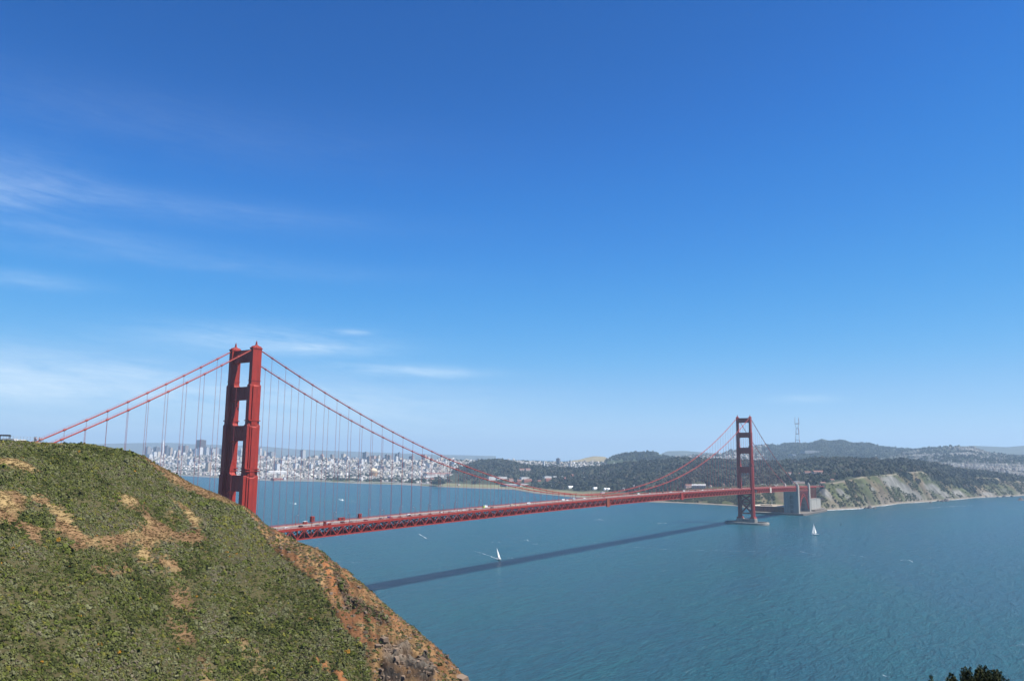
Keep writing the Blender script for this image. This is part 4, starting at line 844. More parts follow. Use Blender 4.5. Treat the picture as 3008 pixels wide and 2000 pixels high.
# ------------------------------------------------------------------ houses: the far carpet of small ones as one mass
WALLC = np.array([(.72, .70, .66), (.66, .62, .56), (.74, .73, .72), (.52, .50, .48), (.60, .52, .45), (.42, .40, .40), (.70, .66, .55), (.34, .30, .30)])
def houses(land, n, w, big=1.0, name='houses', dim=1.0):
    p, i, j = sample(land, n, w); a = math.radians(8)+RNG.choice([0, math.pi/2], n); sx = RNG.uniform(6, 11, n)*big; sy = RNG.uniform(9, 17, n)*big; h = RNG.uniform(5, 10, n)*np.where(RNG.random(n) < .08, 2.0, 1)*big**.5
    c, s = np.cos(a), np.sin(a); V = np.zeros((n, 8, 3))
    for k, (ux, uy, uz) in enumerate([(-1, -1, 0), (1, -1, 0), (1, 1, 0), (-1, 1, 0), (-1, -1, 1), (1, -1, 1), (1, 1, 1), (-1, 1, 1)]):
        x = ux*sx/2; y = uy*sy/2; V[:, k, 0] = p[:, 0]+x*c-y*s; V[:, k, 1] = p[:, 1]+x*s+y*c; V[:, k, 2] = p[:, 2]-4+uz*(h+4)
    Q = np.array([(0, 1, 5, 4), (1, 2, 6, 5), (2, 3, 7, 6), (3, 0, 4, 7), (4, 5, 6, 7)])[None]+np.arange(n)[:, None, None]*8
    nb = np.clip(.47+.5*fbm(p[:, 0]/140, p[:, 1]/140, 3, 99), .3, .75)[:, None]; wc_ = dim*nb*WALLC[RNG.choice(len(WALLC), n, p=[.24, .16, .2, .1, .1, .07, .08, .05])]*RNG.uniform(.8, 1.08, (n, 1)); rc = np.array([(.30, .29, .29), (.45, .44, .43), (.20, .19, .19), (.30, .17, .13)])[RNG.choice(4, n, p=[.4, .25, .25, .1])]
    T = np.repeat(wc_[:, None], 5, 1); T[:, 4] = rc
    o = quads(name, V.reshape(-1, 3), Q.reshape(-1, 4), TINT, T.reshape(-1, 3)); tag(o, kind='stuff'); return o
wh = (rowc > 3)*(rowc < 52)*np.clip(.75-.9*nD, .05, 1)*np.where(PXc > 1330, .55, 1)*np.where((PXc > 880) & (PXc < 1300) & (PYc > 1400), .25, 1)
houses(city, 9000, wh)
Q = h_gold.xyz(); rw = np.arange(Q.shape[1])[None, :]; qx, qy = h_gold.pyx(); houses(h_gold, 2300, (rw > 1)*(rw < 36)*np.clip(.35-1.4*fbm(Q[..., 0]/260, Q[..., 1]/260, 3, 81), 0, 1)*np.clip((qx-2610)/140, 0, 1), dim=.62)
Q = h_flat.xyz(); rw = np.arange(Q.shape[1])[None, :]; houses(h_flat, 1700, (rw > 1)*(rw < 25)*np.clip(.5+1.3*fbm(Q[..., 0]/200, Q[..., 1]/200, 3, 85), 0, 1), dim=.62)
Q = h_sutro.xyz(); rw = np.arange(Q.shape[1])[None, :]; qx, qy = h_sutro.pyx(); houses(h_sutro, 1500, (rw > 1)*(rw < 37)*((qx < 2260)*1.0+(qx > 2560)*.5)*np.clip(.55+fbm(Q[..., 0]/220, Q[..., 1]/220, 3, 83), 0, 1))
# ------------------------------------------------------------------ buildings one can tell apart
TONES = {'white': (.60, .59, .57), 'cream': (.55, .49, .40), 'light grey': (.42, .42, .42), 'grey': (.27, .27, .28), 'blue grey': (.20, .23, .28), 'dark grey': (.12, .12, .135), 'dark brown': (.085, .06, .055), 'pinkish': (.44, .32, .28), 'grey brown': (.26, .22, .20), 'brick red': (.30, .10, .07), 'tan': (.40, .32, .24)}
FAC = {}
def facade(tone):
    # storeys and bays as a procedural pattern of darker window bands
    if tone in FAC: return FAC[tone]
    m = bpy.data.materials.new(tone.replace(' ', '_')+'_facade'); m.use_nodes = True; nt = m.node_tree; N = nt.nodes; L = nt.links; b = N['Principled BSDF']; b.inputs['Roughness'].default_value = .7
    tc = N.new('ShaderNodeTexCoord'); sp = N.new('ShaderNodeSeparateXYZ'); L.new(tc.outputs['Object'], sp.inputs[0])
    def wave(src, per, duty):
        a = N.new('ShaderNodeMath'); a.operation = 'MULTIPLY'; a.inputs[1].default_value = 1/per; L.new(src, a.inputs[0])
        f = N.new('ShaderNodeMath'); f.operation = 'FRACT'; L.new(a.outputs[0], f.inputs[0])
        g = N.new('ShaderNodeMath'); g.operation = 'LESS_THAN'; g.inputs[1].default_value = duty; L.new(f.outputs[0], g.inputs[0]); return g.outputs[0]
    hx = N.new('ShaderNodeMath'); hx.operation = 'ADD'; L.new(sp.outputs[0], hx.inputs[0]); L.new(sp.outputs[1], hx.inputs[1])
    p = N.new('ShaderNodeMath'); p.operation = 'MULTIPLY'; L.new(wave(sp.outputs[2], 4.2, .45), p.inputs[0]); L.new(wave(hx.outputs[0], 5.0, .62), p.inputs[1])
    mx = N.new('ShaderNodeMix'); mx.data_type = 'RGBA'; L.new(p.outputs[0], mx.inputs['Factor']); c = TONES[tone]; mx.inputs['A'].default_value = (*c, 1); mx.inputs['B'].default_value = (c[0]*.42, c[1]*.45, c[2]*.5, 1)
    L.new(mx.outputs['Result'], b.inputs['Base Color']); FAC[tone] = m; return m
ROOF_R = pm('terracotta_roof', (.20, .105, .085), .9, .2, .1, .1); ROOF_G = pm('grey_roof', (.24, .24, .24), .9, .2, .1, .1)
def block(name, label, cat, group, pos, w, d, h, tone, shape='flat', rz=None, base=14., roof=None):
    rz = math.radians(8) if rz is None else rz; r = empty(name, pos, rz); m = MB()
    if shape == 'spire':
        m.box(0, 0, -base, w, d, base+h*.80, tx=.34, ty=.34); m.build('wall', facade(tone), r); m = MB(); m.box(0, 0, h*.80, w*.33, d*.33, h*.20, tx=.06, ty=.06); m.build('spire', WHITE, r)
        m = MB()
        for s in (-1, 1): m.box(s*w*.22, 0, h*.3, w*.1, d*.22, h*.5)
        m.build('wing', facade(tone), r)
    elif shape == 'stepped':
        m.box(0, 0, -base, w, d, base+h*.62); m.build('wall', facade(tone), r); m = MB(); m.box(0, 0, h*.62, w*.66, d*.66, h*.24); m.box(0, 0, h*.86, w*.36, d*.36, h*.14, tx=.5, ty=.5); m.build('crown', facade(tone), r)
    elif shape == 'dome':
        m.box(0, 0, -base, w, d, base+h*.72); m.build('wall', facade(tone), r); m = MB(); n = 12
        m.tube([(0, 0, h*.72), (0, 0, h*.82), (0, 0, h*.92), (0, 0, h*.98), (0, 0, h)], [w*.22, w*.22, w*.17, w*.09, w*.02], n); m.build('dome', facade(tone), r)
    elif shape == 'gable':
        m.box(0, 0, -base, w, d, base+h*.66); m.build('wall', facade(tone), r); m = MB(); o = .4
        m.prism([(-d/2-o, h*.66), (d/2+o, h*.66), (0, h)], 'x', -w/2-o, w/2+o); m.build('roof', roof or ROOF_R, r)
    elif shape == 'arch':
        m.box(0, 0, -base, w, d, base+h*.45); m.build('wall', facade(tone), r); m = MB(); m.prism([(-d/2, h*.45)]+[(-d/2*math.cos(t), h*.45+h*.55*math.sin(t)) for t in np.linspace(0.12, math.pi-.12, 9)]+[(d/2, h*.45)], 'x', -w/2, w/2); m.build('roof', WHITE, r)
    else:
        m.box(0, 0, -base, w, d, base+h); m.build('wall', facade(tone), r); m = MB(); m.box(0, 0, h, w*.96, d*.96, .5, mi=0); m.box(w*.1, 0, h+.5, w*.42, d*.45, min(6., h*.06+1.5)); m.build('roof', roof or ROOF_G, r)
    tag(r, label, cat, group); return r
def d5(x, y): return (420+x/3.932, 1270+y/3.932)
def e6(x, y): return (1000+x/4.718, 1290+y/4.718)
def ground(land, px, R):
    c = int(np.clip(np.searchsorted(land.px, px), 0, len(land.px)-1)); return float(np.interp(R, land.R[c], land.Z[c]))
def span(px0, px1, pyt, R, land, tone, label, shape='flat', name='office_tower', cat='tower', group='high buildings of the far city', dfac=.9, fullw=1., zb=None):
    pm_ = (px0+px1)/2; top = at_r(pm_, pyt, R); h = hor(pm_); w = (px1-px0)/F*math.hypot(R, 0)*1.0*fullw/1.22
    zg = ground(land, pm_, R) if zb is None else zb; return block(name, label, cat, group, (CAM[0]+h[0]*R, CAM[1]+h[1]*R, zg), w, w*dfac, max(top[2]-zg, 8), tone, shape)
DT = [((8, 60, 168), 8000, 'grey', 'flat', 'grey office tower standing leftmost of the downtown cluster'), ((60, 101, 192), 8100, 'light grey', 'flat', 'pale grey slab between the leftmost tower and the dark square one'), ((105, 164, 168), 7900, 'dark grey', 'flat', 'dark square office tower just left of the pointed pyramid tower'),
      ((38, 86, 250), 7000, 'white', 'flat', 'low white apartment block at the foot of the hillside\'s edge'), ((92, 136, 224), 7100, 'white', 'flat', 'bright white apartment tower below the dark square office tower'), ((136, 178, 222), 7150, 'cream', 'flat', 'cream apartment tower left below the pyramid tower'),
      ((183, 230, 74), 8200, 'white', 'spire', 'slender white pyramid tower ending in a needle spire'), ((231, 279, 155), 8300, 'dark grey', 'flat', 'dark grey office tower right beside the pyramid tower'), ((281, 317, 178), 8000, 'tan', 'flat', 'tan office tower second to the right of the pyramid tower'),
      ((322, 364, 208), 8100, 'white', 'flat', 'white mid height block between the tan tower and a cream one'), ((250, 291, 276), 7000, 'white', 'flat', 'low bright white block in the houses right of the pyramid tower'), ((369, 410, 206), 7700, 'cream', 'flat', 'cream tower left of the grey twin blocks downtown'), ((389, 432, 155), 8400, 'grey', 'flat', 'grey tower rising behind the cream one left of the brown block'),
      ((441, 499, 154), 8300, 'grey brown', 'flat', 'wide grey brown tower left of the tall dark slab'), ((500, 548, 180), 8000, 'cream', 'stepped', 'cream stepped tower between the grey brown tower and the blue grey slab'), ((428, 470, 232), 7400, 'white', 'flat', 'white apartment block below the wide grey brown tower'),
      ((551, 616, 192), 8100, 'blue grey', 'flat', 'blue grey slab at the left foot of the tall dark tower'), ((603, 692, 87), 8300, 'dark brown', 'flat', 'tallest dark brown slab tower of the downtown skyline'), ((617, 667, 172), 7600, 'white', 'flat', 'gleaming white tower in front of the tall dark slab'),
      ((692, 741, 172), 8200, 'light grey', 'flat', 'pale grey tower right of the tall dark slab'), ((743, 781, 146), 8300, 'blue grey', 'stepped', 'blue grey tower with a narrow stepped top'), ((762, 808, 188), 7900, 'light grey', 'flat', 'pale grey block in front of the narrow stepped tower'), ((784, 853, 178), 8400, 'grey', 'flat', 'broad grey slab right of the narrow stepped tower'), ((786, 811, 228), 7200, 'cream', 'flat', 'small cream block below the broad grey slab'),
      ((868, 919, 190), 8000, 'grey', 'flat', 'grey tower just left of the near bridge tower'), ((1088, 1150, 178), 7000, 'light grey', 'dome', 'grey building with a small dome seen through the bridge tower\'s opening'), ((1318, 1353, 183), 7200, 'white', 'flat', 'narrow white tower at the right edge of the near bridge tower'), ((1367, 1411, 204), 7100, 'cream', 'stepped', 'cream stepped tower right of the near bridge tower'),
      ((1424, 1512, 230), 7000, 'grey', 'flat', 'wide grey hotel block right of the cream stepped tower'), ((1330, 1415, 276), 6500, 'pinkish', 'flat', 'low pinkish block below the cream stepped tower'), ((1640, 1690, 266), 6700, 'grey', 'flat', 'low grey block on the ridge left of the striped tower'), ((1690, 1735, 272), 6700, 'light grey', 'flat', 'pale low block on the ridge left of the striped tower'), ((1804, 1862, 204), 6800, 'light grey', 'flat', 'tall pale striped tower alone on the ridge'),
      ((1940, 2010, 268), 6300, 'cream', 'flat', 'cream block on the ridge left of the pinkish tower'), ((2030, 2085, 240), 6400, 'pinkish', 'stepped', 'pinkish stepped tower beside the wooded knoll'), ((2290, 2331, 254), 6200, 'cream', 'flat', 'cream block just right of the wooded knoll'), ((2130, 2185, 308), 5700, 'white', 'flat', 'white apartment block below the wooded knoll'), ((1515, 1570, 362), 5200, 'white', 'flat', 'bright white low block halfway down the slope right of the near tower'), ((1730, 1780, 355), 5300, 'white', 'flat', 'white low block below the striped tower'), ((1785, 1822, 330), 5600, 'grey', 'flat', 'grey apartment block below the striped tower'), ((1850, 1900, 335), 5600, 'cream', 'flat', 'cream apartment block right below the striped tower'), ((2300, 2358, 300), 5900, 'grey brown', 'flat', 'grey brown block below the cream block by the knoll'), ((720, 775, 350), 5600, 'tan', 'flat', 'tan apartment block low in the houses left of the near tower')]
for (x0, x1, yt), R, tone, shp, lb in DT: span(d5(x0, 0)[0], d5(x1, 0)[0], d5(0, yt)[1], R, city, tone, lb, shp)
D6 = [((0, 60, 204), 6100, 'cream', 'flat', 'cream block on the ridge left of the dark sided slab'), ((300, 383, 182), 5900, 'grey', 'flat', 'square dark sided tower standing high on the ridge'), ((415, 490, 231), 5900, 'pinkish', 'flat', 'pinkish grey block right of the dark sided tower'), ((495, 540, 225), 5900, 'cream', 'flat', 'cream tower in the group right of the dark sided one'), ((609, 655, 212), 5800, 'grey brown', 'flat', 'brown grey tower alone between two groups on the ridge'), ((748, 790, 204), 5800, 'dark grey', 'flat', 'dark tower forming the lower half of the tall pair'), ((785, 823, 187), 5850, 'blue grey', 'flat', 'tallest blue grey tower of the pair on the ridge'), ((736, 790, 238), 5500, 'white', 'flat', 'white tower in front of the dark pair'), ((790, 846, 258), 5600, 'cream', 'stepped', 'cream stepped block at the right foot of the dark pair'), ((945, 1021, 235), 5700, 'grey', 'flat', 'wide grey block on the ridge right of the dark pair'), ((1124, 1190, 214), 5600, 'pinkish', 'flat', 'pinkish block on the ridge behind the main cable'), ((1240, 1281, 264), 5500, 'grey brown', 'flat', 'low brown block on the ridge under the upper cable'), ((20, 95, 262), 5700, 'grey brown', 'flat', 'grey brown block below the cream one on the ridge'), ((255, 310, 275), 5300, 'white', 'flat', 'white block below the dark sided tower')]
for (x0, x1, yt), R, tone, shp, lb in D6: span(e6(x0, 0)[0], e6(x1, 0)[0], e6(0, yt)[1], R, city, tone, lb, shp, name='apartment_tower')
def q5(x, y): return (1500+x/5.128, 1330+y/5.128)
for (x0, x1, yt), R, tone, shp, lb in [((685, 747, 84), 5700, 'dark grey', 'flat', 'dark square hospital block alone on the skyline left of the bare hill'), ((880, 915, 118), 5300, 'cream', 'flat', 'cream narrow tower among the houses below the bare hill'), ((485, 515, 128), 5400, 'white', 'flat', 'small white block among the houses left of the dark square block'), ((1515, 1532, 82), 5300, 'white', 'stepped', 'slim pale church steeple at the foot of the wooded hill'), ((1538, 1582, 134), 5150, 'white', 'dome', 'white domed building beside the church steeple')]:
    span(q5(x0, 0)[0], q5(x1, 0)[0], q5(0, yt)[1], R, city, tone, lb, shp, name='apartment_tower' if 'steeple' not in lb else 'church', cat='tower' if 'steeple' not in lb else 'church')
# ordinary mid-rise blocks through the city
mid = 0; p, i, j = sample(city, 150, (rowc > 24)*(rowc < 52)*(PXc < 1500)*np.clip(.6-nD, .1, 1)*np.clip((PXc-330)/60, 0, 1)*np.where(PXc > 1330, .4, 1))
protos_b = []
for k in range(14):
    t = ['white', 'cream', 'light grey', 'white', 'grey', 'pinkish', 'white', 'tan', 'cream', 'grey brown', 'white', 'blue grey', 'light grey', 'white'][k]; w = random.uniform(14, 28); protos_b.append((block('apartment_block', None, None, None, (0, 0, 0), w, random.uniform(14, 26), random.choice([16, 20, 24, 30, 38]), t), t))
for k in range(150):
    b0, t = protos_b[k % 14]; o = b0 if k < 14 else copy_tree(b0); o.location = p[k]; o.rotation_euler.z = math.radians(8+90*random.randint(0, 1))
    tag(o, 'pale flat roofed apartment block among the dense houses of the far city' if t not in ('grey', 'grey brown', 'blue grey') else 'darker flat roofed apartment block among the dense houses of the far city', 'building', 'apartment blocks among the far houses')
# waterfront, parade ground and wooded hillside buildings
def at_ground(px, pyb, land): return land.hit(px, pyb)
def low(px0, px1, pyt, pyb, land, tone, label, shape='gable', name='long_building', roof=None, dep=None, rz=None, cat='building', group=None, axis=True):
    CLEAR.append((px0, px1, pyt, pyb)); pos, R = at_ground((px0+px1)/2, pyb, land); w = (px1-px0)/F*R; h = max((pyb-pyt)/F*R*1.0, 4.); h_ = hor((px0+px1)/2)
    a = math.atan2(h_[1], h_[0])+math.pi/2+.6 if rz is None else rz
    return block(name, label, cat, group, tuple(pos+np.array([h_[0], h_[1], 0])*(dep or w*.35)*.5), w, dep or max(w*.35, 9), h, tone, shape, a, 8., roof)
def b6(x, y): return (1240+x/5.8975, 1360+y/5.8975)
def L6(x0, x1, yt, yb, *a, **k): low(b6(x0, 0)[0], b6(x1, 0)[0], b6(0, yt)[1], b6(0, yb)[1], *a, **k)
def L5(x0, x1, yt, yb, *a, **k): low(q5(x0, 0)[0], q5(x1, 0)[0], q5(0, yt)[1], q5(0, yb)[1], *a, **k)
def LC(x0, x1, yt, yb, *a, **k): p0 = c6(x0, yt); p1 = c6(x1, yb); low(p0[0], p1[0], p0[1], p1[1], *a, **k)
low(d5(1428, 0)[0], d5(1650, 0)[0], d5(0, 444)[1], d5(0, 480)[1], city, 'white', 'very long white waterfront building right of the near bridge tower', dep=40, roof=pm('pale_roof', (.42, .41, .40), .9, .15, .1, .1))
low(d5(1488, 0)[0], d5(1625, 0)[0], d5(0, 528)[1], d5(0, 549)[1], city, 'brick red', 'long red pier shed at the water\'s edge', dep=30, roof=ROOF_R)
low(d5(1625, 0)[0], d5(1648, 0)[0], d5(0, 520)[1], d5(0, 549)[1], city, 'white', 'short white pier building right of the red shed', 'flat')
low(d5(330, 0)[0], d5(430, 0)[0], d5(0, 455)[1], d5(0, 472)[1], city, 'light grey', 'long pale pier building left of the near bridge tower at the water', dep=30)
L6(0, 640, 165, 205, city, 'pinkish', 'very long pinkish roofed barrack behind the shoreline trees', dep=45)
L6(20, 275, 215, 250, city, 'white', 'long white hall below the pinkish roofed barrack', 'flat', dep=30); L6(285, 380, 212, 240, city, 'white', 'short white hall right of the long white one', 'flat')
L6(425, 560, 195, 245, city, 'cream', 'pale hospital wing at the end of the pinkish barrack', 'flat', dep=40); L6(585, 650, 185, 240, city, 'cream', 'pale rounded block closing the hospital row', 'dome')
L6(140, 210, 262, 305, city, 'pinkish', 'small pinkish block in the trees behind the beach', dep=14); L6(30, 110, 255, 290, city, 'brick red', 'low red roofed row behind the beach at the left'); L6(395, 440, 330, 372, city, 'white', 'small bright white house by the big dark trees on the beach', 'gable', roof=ROOF_G); L6(520, 600, 270, 300, city, 'pinkish', 'pale house with pink roof right of the big dark trees')
L6(610, 660, 362, 388, pres, 'cream', 'yellowish hut on the beach meadow', roof=ROOF_G)
L6(1130, 1270, 240, 300, pres, 'white', 'white three storey barrack at the left of the parade row', 'flat'); L6(1270, 1470, 240, 280, pres, 'white', 'long white barrack with tall eaves at the middle of the row', 'flat'); L6(1490, 1580, 265, 320, pres, 'pinkish', 'small pink roofed house between the white barracks'); L6(1690, 1860, 245, 280, pres, 'white', 'white barrack behind the large red one', 'flat'); L6(1740, 1905, 275, 335, pres, 'brick red', 'large red brick barrack with wide front at the row\'s right'); L6(1635, 1720, 285, 335, pres, 'brick red', 'smaller red brick barrack left of the large one')
L6(2095, 2240, 230, 262, pres, 'white', 'white upper barrack at the far right of the row', 'flat'); L6(2125, 2240, 258, 320, pres, 'brick red', 'red brick barrack at the far right of the row'); L6(2255, 2350, 228, 245, pres, 'white', 'white low roof peeping from the trees right of the row', 'flat'); L6(1990, 2060, 292, 320, pres, 'brick red', 'low red brick house between the two larger barracks')
L6(1385, 1640, 362, 408, pres, 'blue grey', 'long grey roofed shed on the airfield\'s edge', roof=ROOF_G, dep=50); L6(1640, 1828, 362, 398, pres, 'white', 'bright white hangar beside the long grey shed', 'flat', dep=40)
L6(2225, 2262, 392, 415, pres, 'white', 'small white hut at the edge of the airfield trees', 'flat')
L5(860, 945, 498, 538, pres, 'white', 'white arched hangar with cream end at the airfield', 'arch', 'hangar'); L5(1238, 1302, 517, 556, pres, 'white', 'white arched hangar alone in the middle of the airfield', 'arch', 'hangar'); L5(1400, 1445, 528, 564, pres, 'white', 'left one of the two adjoining white hangars', 'arch', 'hangar'); L5(1446, 1490, 528, 564, pres, 'white', 'right one of the two adjoining white hangars', 'arch', 'hangar')
L5(120, 210, 235, 270, pres, 'pinkish', 'pink roofed house high in the woods left of the houses'); L5(215, 300, 232, 268, pres, 'pinkish', 'second pink roofed house high in the woods'); L5(762, 792, 345, 365, pres, 'white', 'small white house in the woods above the airfield', roof=ROOF_G); L5(1098, 1118, 360, 384, pres, 'white', 'lone white house in the middle of the woods', roof=ROOF_G); L5(915, 945, 320, 350, pres, 'brick red', 'tall red brick house at the wood\'s edge'); L5(800, 830, 365, 410, pres, 'brick red', 'narrow red house above the airfield trees')
L5(1680, 1740, 528, 562, pres, 'white', 'white roofed shed by the green court near the shore', roof=ROOF_G); L5(1930, 1980, 520, 555, pres, 'white', 'white house under the main cables near the shore', 'flat'); L5(1840, 1870, 485, 515, pres, 'cream', 'cream house on the slope above the shore', roof=ROOF_G); L5(1355, 1415, 588, 612, pres, 'white', 'low white building by the water close to the cables', 'flat')
for k in range(6):
    x0 = 516+k*27; LC(x0, x0+24, 950-(k % 2)*2, 998, pres, 'cream', f"{ORD[k]} gabled cottage from the left in the pale row behind the deck", 'gable', 'cottage', rz=math.radians(110), dep=15, roof=pm('pale_roof', (.42, .41, .40), .9, .15, .1, .1), group='pale gabled cottages behind the deck')
LC(432, 528, 950, 992, pres, 'pinkish', 'pinkish roofed house left of the row of pale cottages'); LC(720, 742, 958, 982, pres, 'cream', 'cream house right of the row of pale cottages'); LC(855, 890, 940, 965, pres, 'pinkish', 'small pink roofed house left of the far tower')
LC(1590, 1668, 812, 842, pres, 'white', 'white hipped house at the left of the row in the woods'); LC(1738, 1772, 818, 850, pres, 'white', 'slim bright white house in the woods right of the first'); LC(1815, 1888, 800, 832, pres, 'pinkish', 'pink roofed house in the middle of the row in the woods'); LC(1912, 2050, 794, 832, pres, 'pinkish', 'long pink roofed barrack at the right of the row in the woods'); LC(2090, 2110, 838, 858, pres, 'white', 'tiny white house right below the long barrack'); LC(2150, 2180, 826, 852, pres, 'white', 'white cottage standing rightmost of the row in the woods'); LC(2108, 2150, 888, 910, pres, 'tan', 'tan building at the top of the bluff'); LC(1988, 2050, 922, 948, pres, 'tan', 'low tan building among the dark trees by the bluff'); LC(1660, 1810, 920, 942, pres, 'pinkish', 'toll building with low tan roof behind the pylons', 'flat')
for (x0, x1, yt, yb, tn, lb) in [(1800, 2038, 569, 612, 'grey', 'wide grey hospital slab on the side of the wooded hill'), (2040, 2150, 590, 606, 'light grey', 'low pale wing right of the wide hospital slab'), (1665, 1705, 606, 652, 'blue grey', 'blue grey tower left below the hospital slab')]:
    p0 = c6(x0, yt); p1 = c6(x1, yb); low(p0[0], p1[0], p0[1], p1[1], h_sutro, tn, lb, 'flat', 'hospital_block', dep=60, cat='hospital')
# the wooded headland, left open in front of the buildings
woods('woodland', pres, 21000, wt, 7, 12.5, [(.030, .036, .020), (.038, .041, .025), (.046, .046, .028), (.050, .044, .032), (.033, .040, .028)])
# rotunda with the big dome
pos, R = city.hit(1097, 1399); r = empty('rotunda', pos); g = (pos+np.array([0, 0, 0])); m = MB(); n = 8
m.tube([(0, 0, -4), (0, 0, 24)], 23, 8); m.build('drum', pm('ochre_stone', (.40, .24, .12), .9, .15, .1, .1), r); m = MB(); m.tube([(0, 0, 24), (0, 0, 27)], 24.5, 16); m.build('cornice', pm('pale_stone', (.5, .42, .32), .9, .15, .1, .1), r); m = MB()
m.tube([(0, 0, 27), (0, 0, 33), (0, 0, 39), (0, 0, 43.5), (0, 0, 46), (0, 0, 47)], [21, 20.2, 17, 11.5, 5.5, .8], 20); m.build('dome', pm('dome_plaster', (.62, .50, .34), .8, .1, .1, .1), r, smooth=True); m = MB()
for k in range(8): t = math.pi/4*k+.39; m.tube([(25*math.cos(t), 25*math.sin(t), -4), (25*math.cos(t), 25*math.sin(t), 21)], 1.5, 8)
m.build('columns', pm('rose_stone', (.38, .22, .15), .9, .1, .1, .1), r); tag(r, 'pale orange domed rotunda standing among the shoreline trees', 'rotunda')
# the red and white mast tower on the hill
def mast_tower():
    pos, R = h_sutro.hit(2345, 1304); pos = np.array(at_r(2345, 1300, 8150)); zg = ground(h_sutro, 2345, 8150) if False else 262.
    top = at_r(2345, 1226, 8150)[2]; k = (top-zg)/298.; r = empty('broadcast_tower', (pos[0], pos[1], zg)); W_ = [(0, 30.5), (60, 26), (125, 20), (182, 15.3), (232, 25.5)]
    a3 = [math.radians(90+120*i+12) for i in range(3)]; P3 = lambda i, w, z: (w/math.sqrt(3)*math.cos(a3[i])*1.6, w/math.sqrt(3)*math.sin(a3[i])*1.6, z*k)
    RW = pm('signal_red', (.30, .05, .04), .7, .1, .3, .1); WW = pm('mast_white', (.45, .45, .45), .7, .1, .3, .1)
    for i in range(3):
        m = MB()
        for q in range(4): m.bar(P3(i, W_[q][1], W_[q][0]), P3(i, W_[q+1][1], W_[q+1][0]), 4.0, mi=q % 2)
        m.build('leg', [RW, WW], r)
        m = MB(); m.bar(P3(i, 25.5, 232), P3(i, 24, 298 if i != 1 else 286), 3.0); m.build('antenna', RW, r)
    for q, z in enumerate((60, 125, 182, 232)):
        m = MB()
        for i in range(3): m.bar(P3(i, W_[q+1][1]*1.06, z), P3((i+1) % 3, W_[q+1][1]*1.06, z), 5.0, 6.0)
        m.build('cross_truss', RW if q % 2 else WW, r)
    m = MB()
    for q in range(4):
        for i in range(3): m.bar(P3(i, W_[q][1], W_[q][0]), P3((i+1) % 3, W_[q+1][1], W_[q+1][0]), .9)
    m.build('brace', WW, r); tag(r, 'tall three legged red and white broadcast tower on the hill', 'tower')
mast_tower()
# big dark trees one can tell apart on the flat shore
def tree(pos, h, w, label, name='tree', colr=(.030, .038, .022), grp='dark trees on the beach meadow'):
    r = empty(name, pos); m = MB(); m.tube([(0, 0, -2), (0, 0, h*.3), (w*.03, 0, h*.55)], [h*.035, h*.025, h*.012], 7)
    for t in (0.4, 2.3, 4.4): m.tube([(0, 0, h*.28), (w*.22*math.cos(t), w*.22*math.sin(t), h*.55)], [h*.016, h*.006], 5)
    m.build('trunk', pm('bark', (.06, .045, .035), .9, .2, .5, .1), r); rg = np.random.default_rng(int(abs(pos[0])*7)); VV = []; TT = []
    for k in range(11):
        q, sh = clump_template(40, 300+k, .8, .38); c = np.array([rg.normal(0, w*.2), rg.normal(0, w*.2), h*rg.uniform(.36, .86)]); s = w*rg.uniform(.17, .29); VV.append(q*s+c); TT.append(np.array(colr)*sh[:, None]*rg.uniform(.8, 1.2))
    q = np.concatenate(VV); quads('crown', q.reshape(-1, 3), np.arange(len(q)*4).reshape(-1, 4), LEAF, np.concatenate(TT), parent=r); tag(r, label, 'tree', grp); return r
for (x, y, h, w, lb) in [(200, 392, 24, 34, 'broad dark tree at the left of the clump on the beach'), (245, 394, 26, 38, 'tallest broad dark tree in the clump on the beach'), (285, 394, 20, 28, 'smaller dark tree at the right of the clump on the beach'), (350, 392, 24, 26, 'separate dark tree between the clump and the white house'), (470, 388, 16, 20, 'round tree standing right of the white beach house'), (905, 372, 18, 22, 'lone round tree on the meadow right of the yellowish hut')]:
    tree(tuple(city.hit(*b6(x, y))[0]) if x < 360 else tuple(pres.hit(*b6(x, y))[0]) if x > 600 else tuple(city.hit(*b6(x, y))[0]), h, w, lb)
# parking beside the toll plaza
pk = [(1325, 952), (1345, 956), (1362, 950), (1380, 958), (1398, 953), (1415, 960), (1432, 954), (1450, 961), (1468, 956), (1486, 962), (1502, 957), (1338, 966), (1372, 968), (1405, 969), (1440, 970), (1478, 970)]
for k, (x, y) in enumerate(pk):
    pos, R = pres.hit(*c6(x, y)); cl = ['white', 'silver', 'white', 'black', 'white', 'red', 'silver', 'white'][k % 8]
    place_car('van' if k % 5 == 0 else 'car', cl, pos[0], pos[1], pos[2]+.05, random.uniform(0, 6.3), f"{ {'white': 'white', 'silver': 'silver', 'black': 'black', 'red': 'red'}[cl]} {'van' if k % 5 == 0 else 'car'} in the far parking lot behind the southern deck", 'cars parked beyond the far tower')
# ------------------------------------------------------------------ shore rocks
def rock(pos, s, label, seed, grp='rocks off the far bluffs'):
    rg = np.random.default_rng(seed); m = MB(); n = 9; rings = [(-.5, 1.0), (.0, 1.05), (.35, .8), (.62, .5), (.8, .18)]; vs = []; fs = []
    for z, f in rings:
        for k in range(n): t = 2*math.pi*k/n; q = f*rg.uniform(.72, 1.2); vs.append((s*q*math.cos(t)*1.5, s*q*math.sin(t), s*z*rg.uniform(.8, 1.25)))
    for a in range(len(rings)-1):
        for k in range(n): fs.append((a*n+k, a*n+(k+1) % n, (a+1)*n+(k+1) % n, (a+1)*n+k))
    fs.append(tuple((len(rings)-1)*n+k for k in range(n))); m.add(vs, fs); o = m.build('rock', pm('wet_rock', (.055, .05, .048), .8, .4, .3, .2), loc=tuple(pos)); tag(o, label, 'rock', grp)
def f7(x, y): return (2350+x/3.585, 1250+y/3.585)
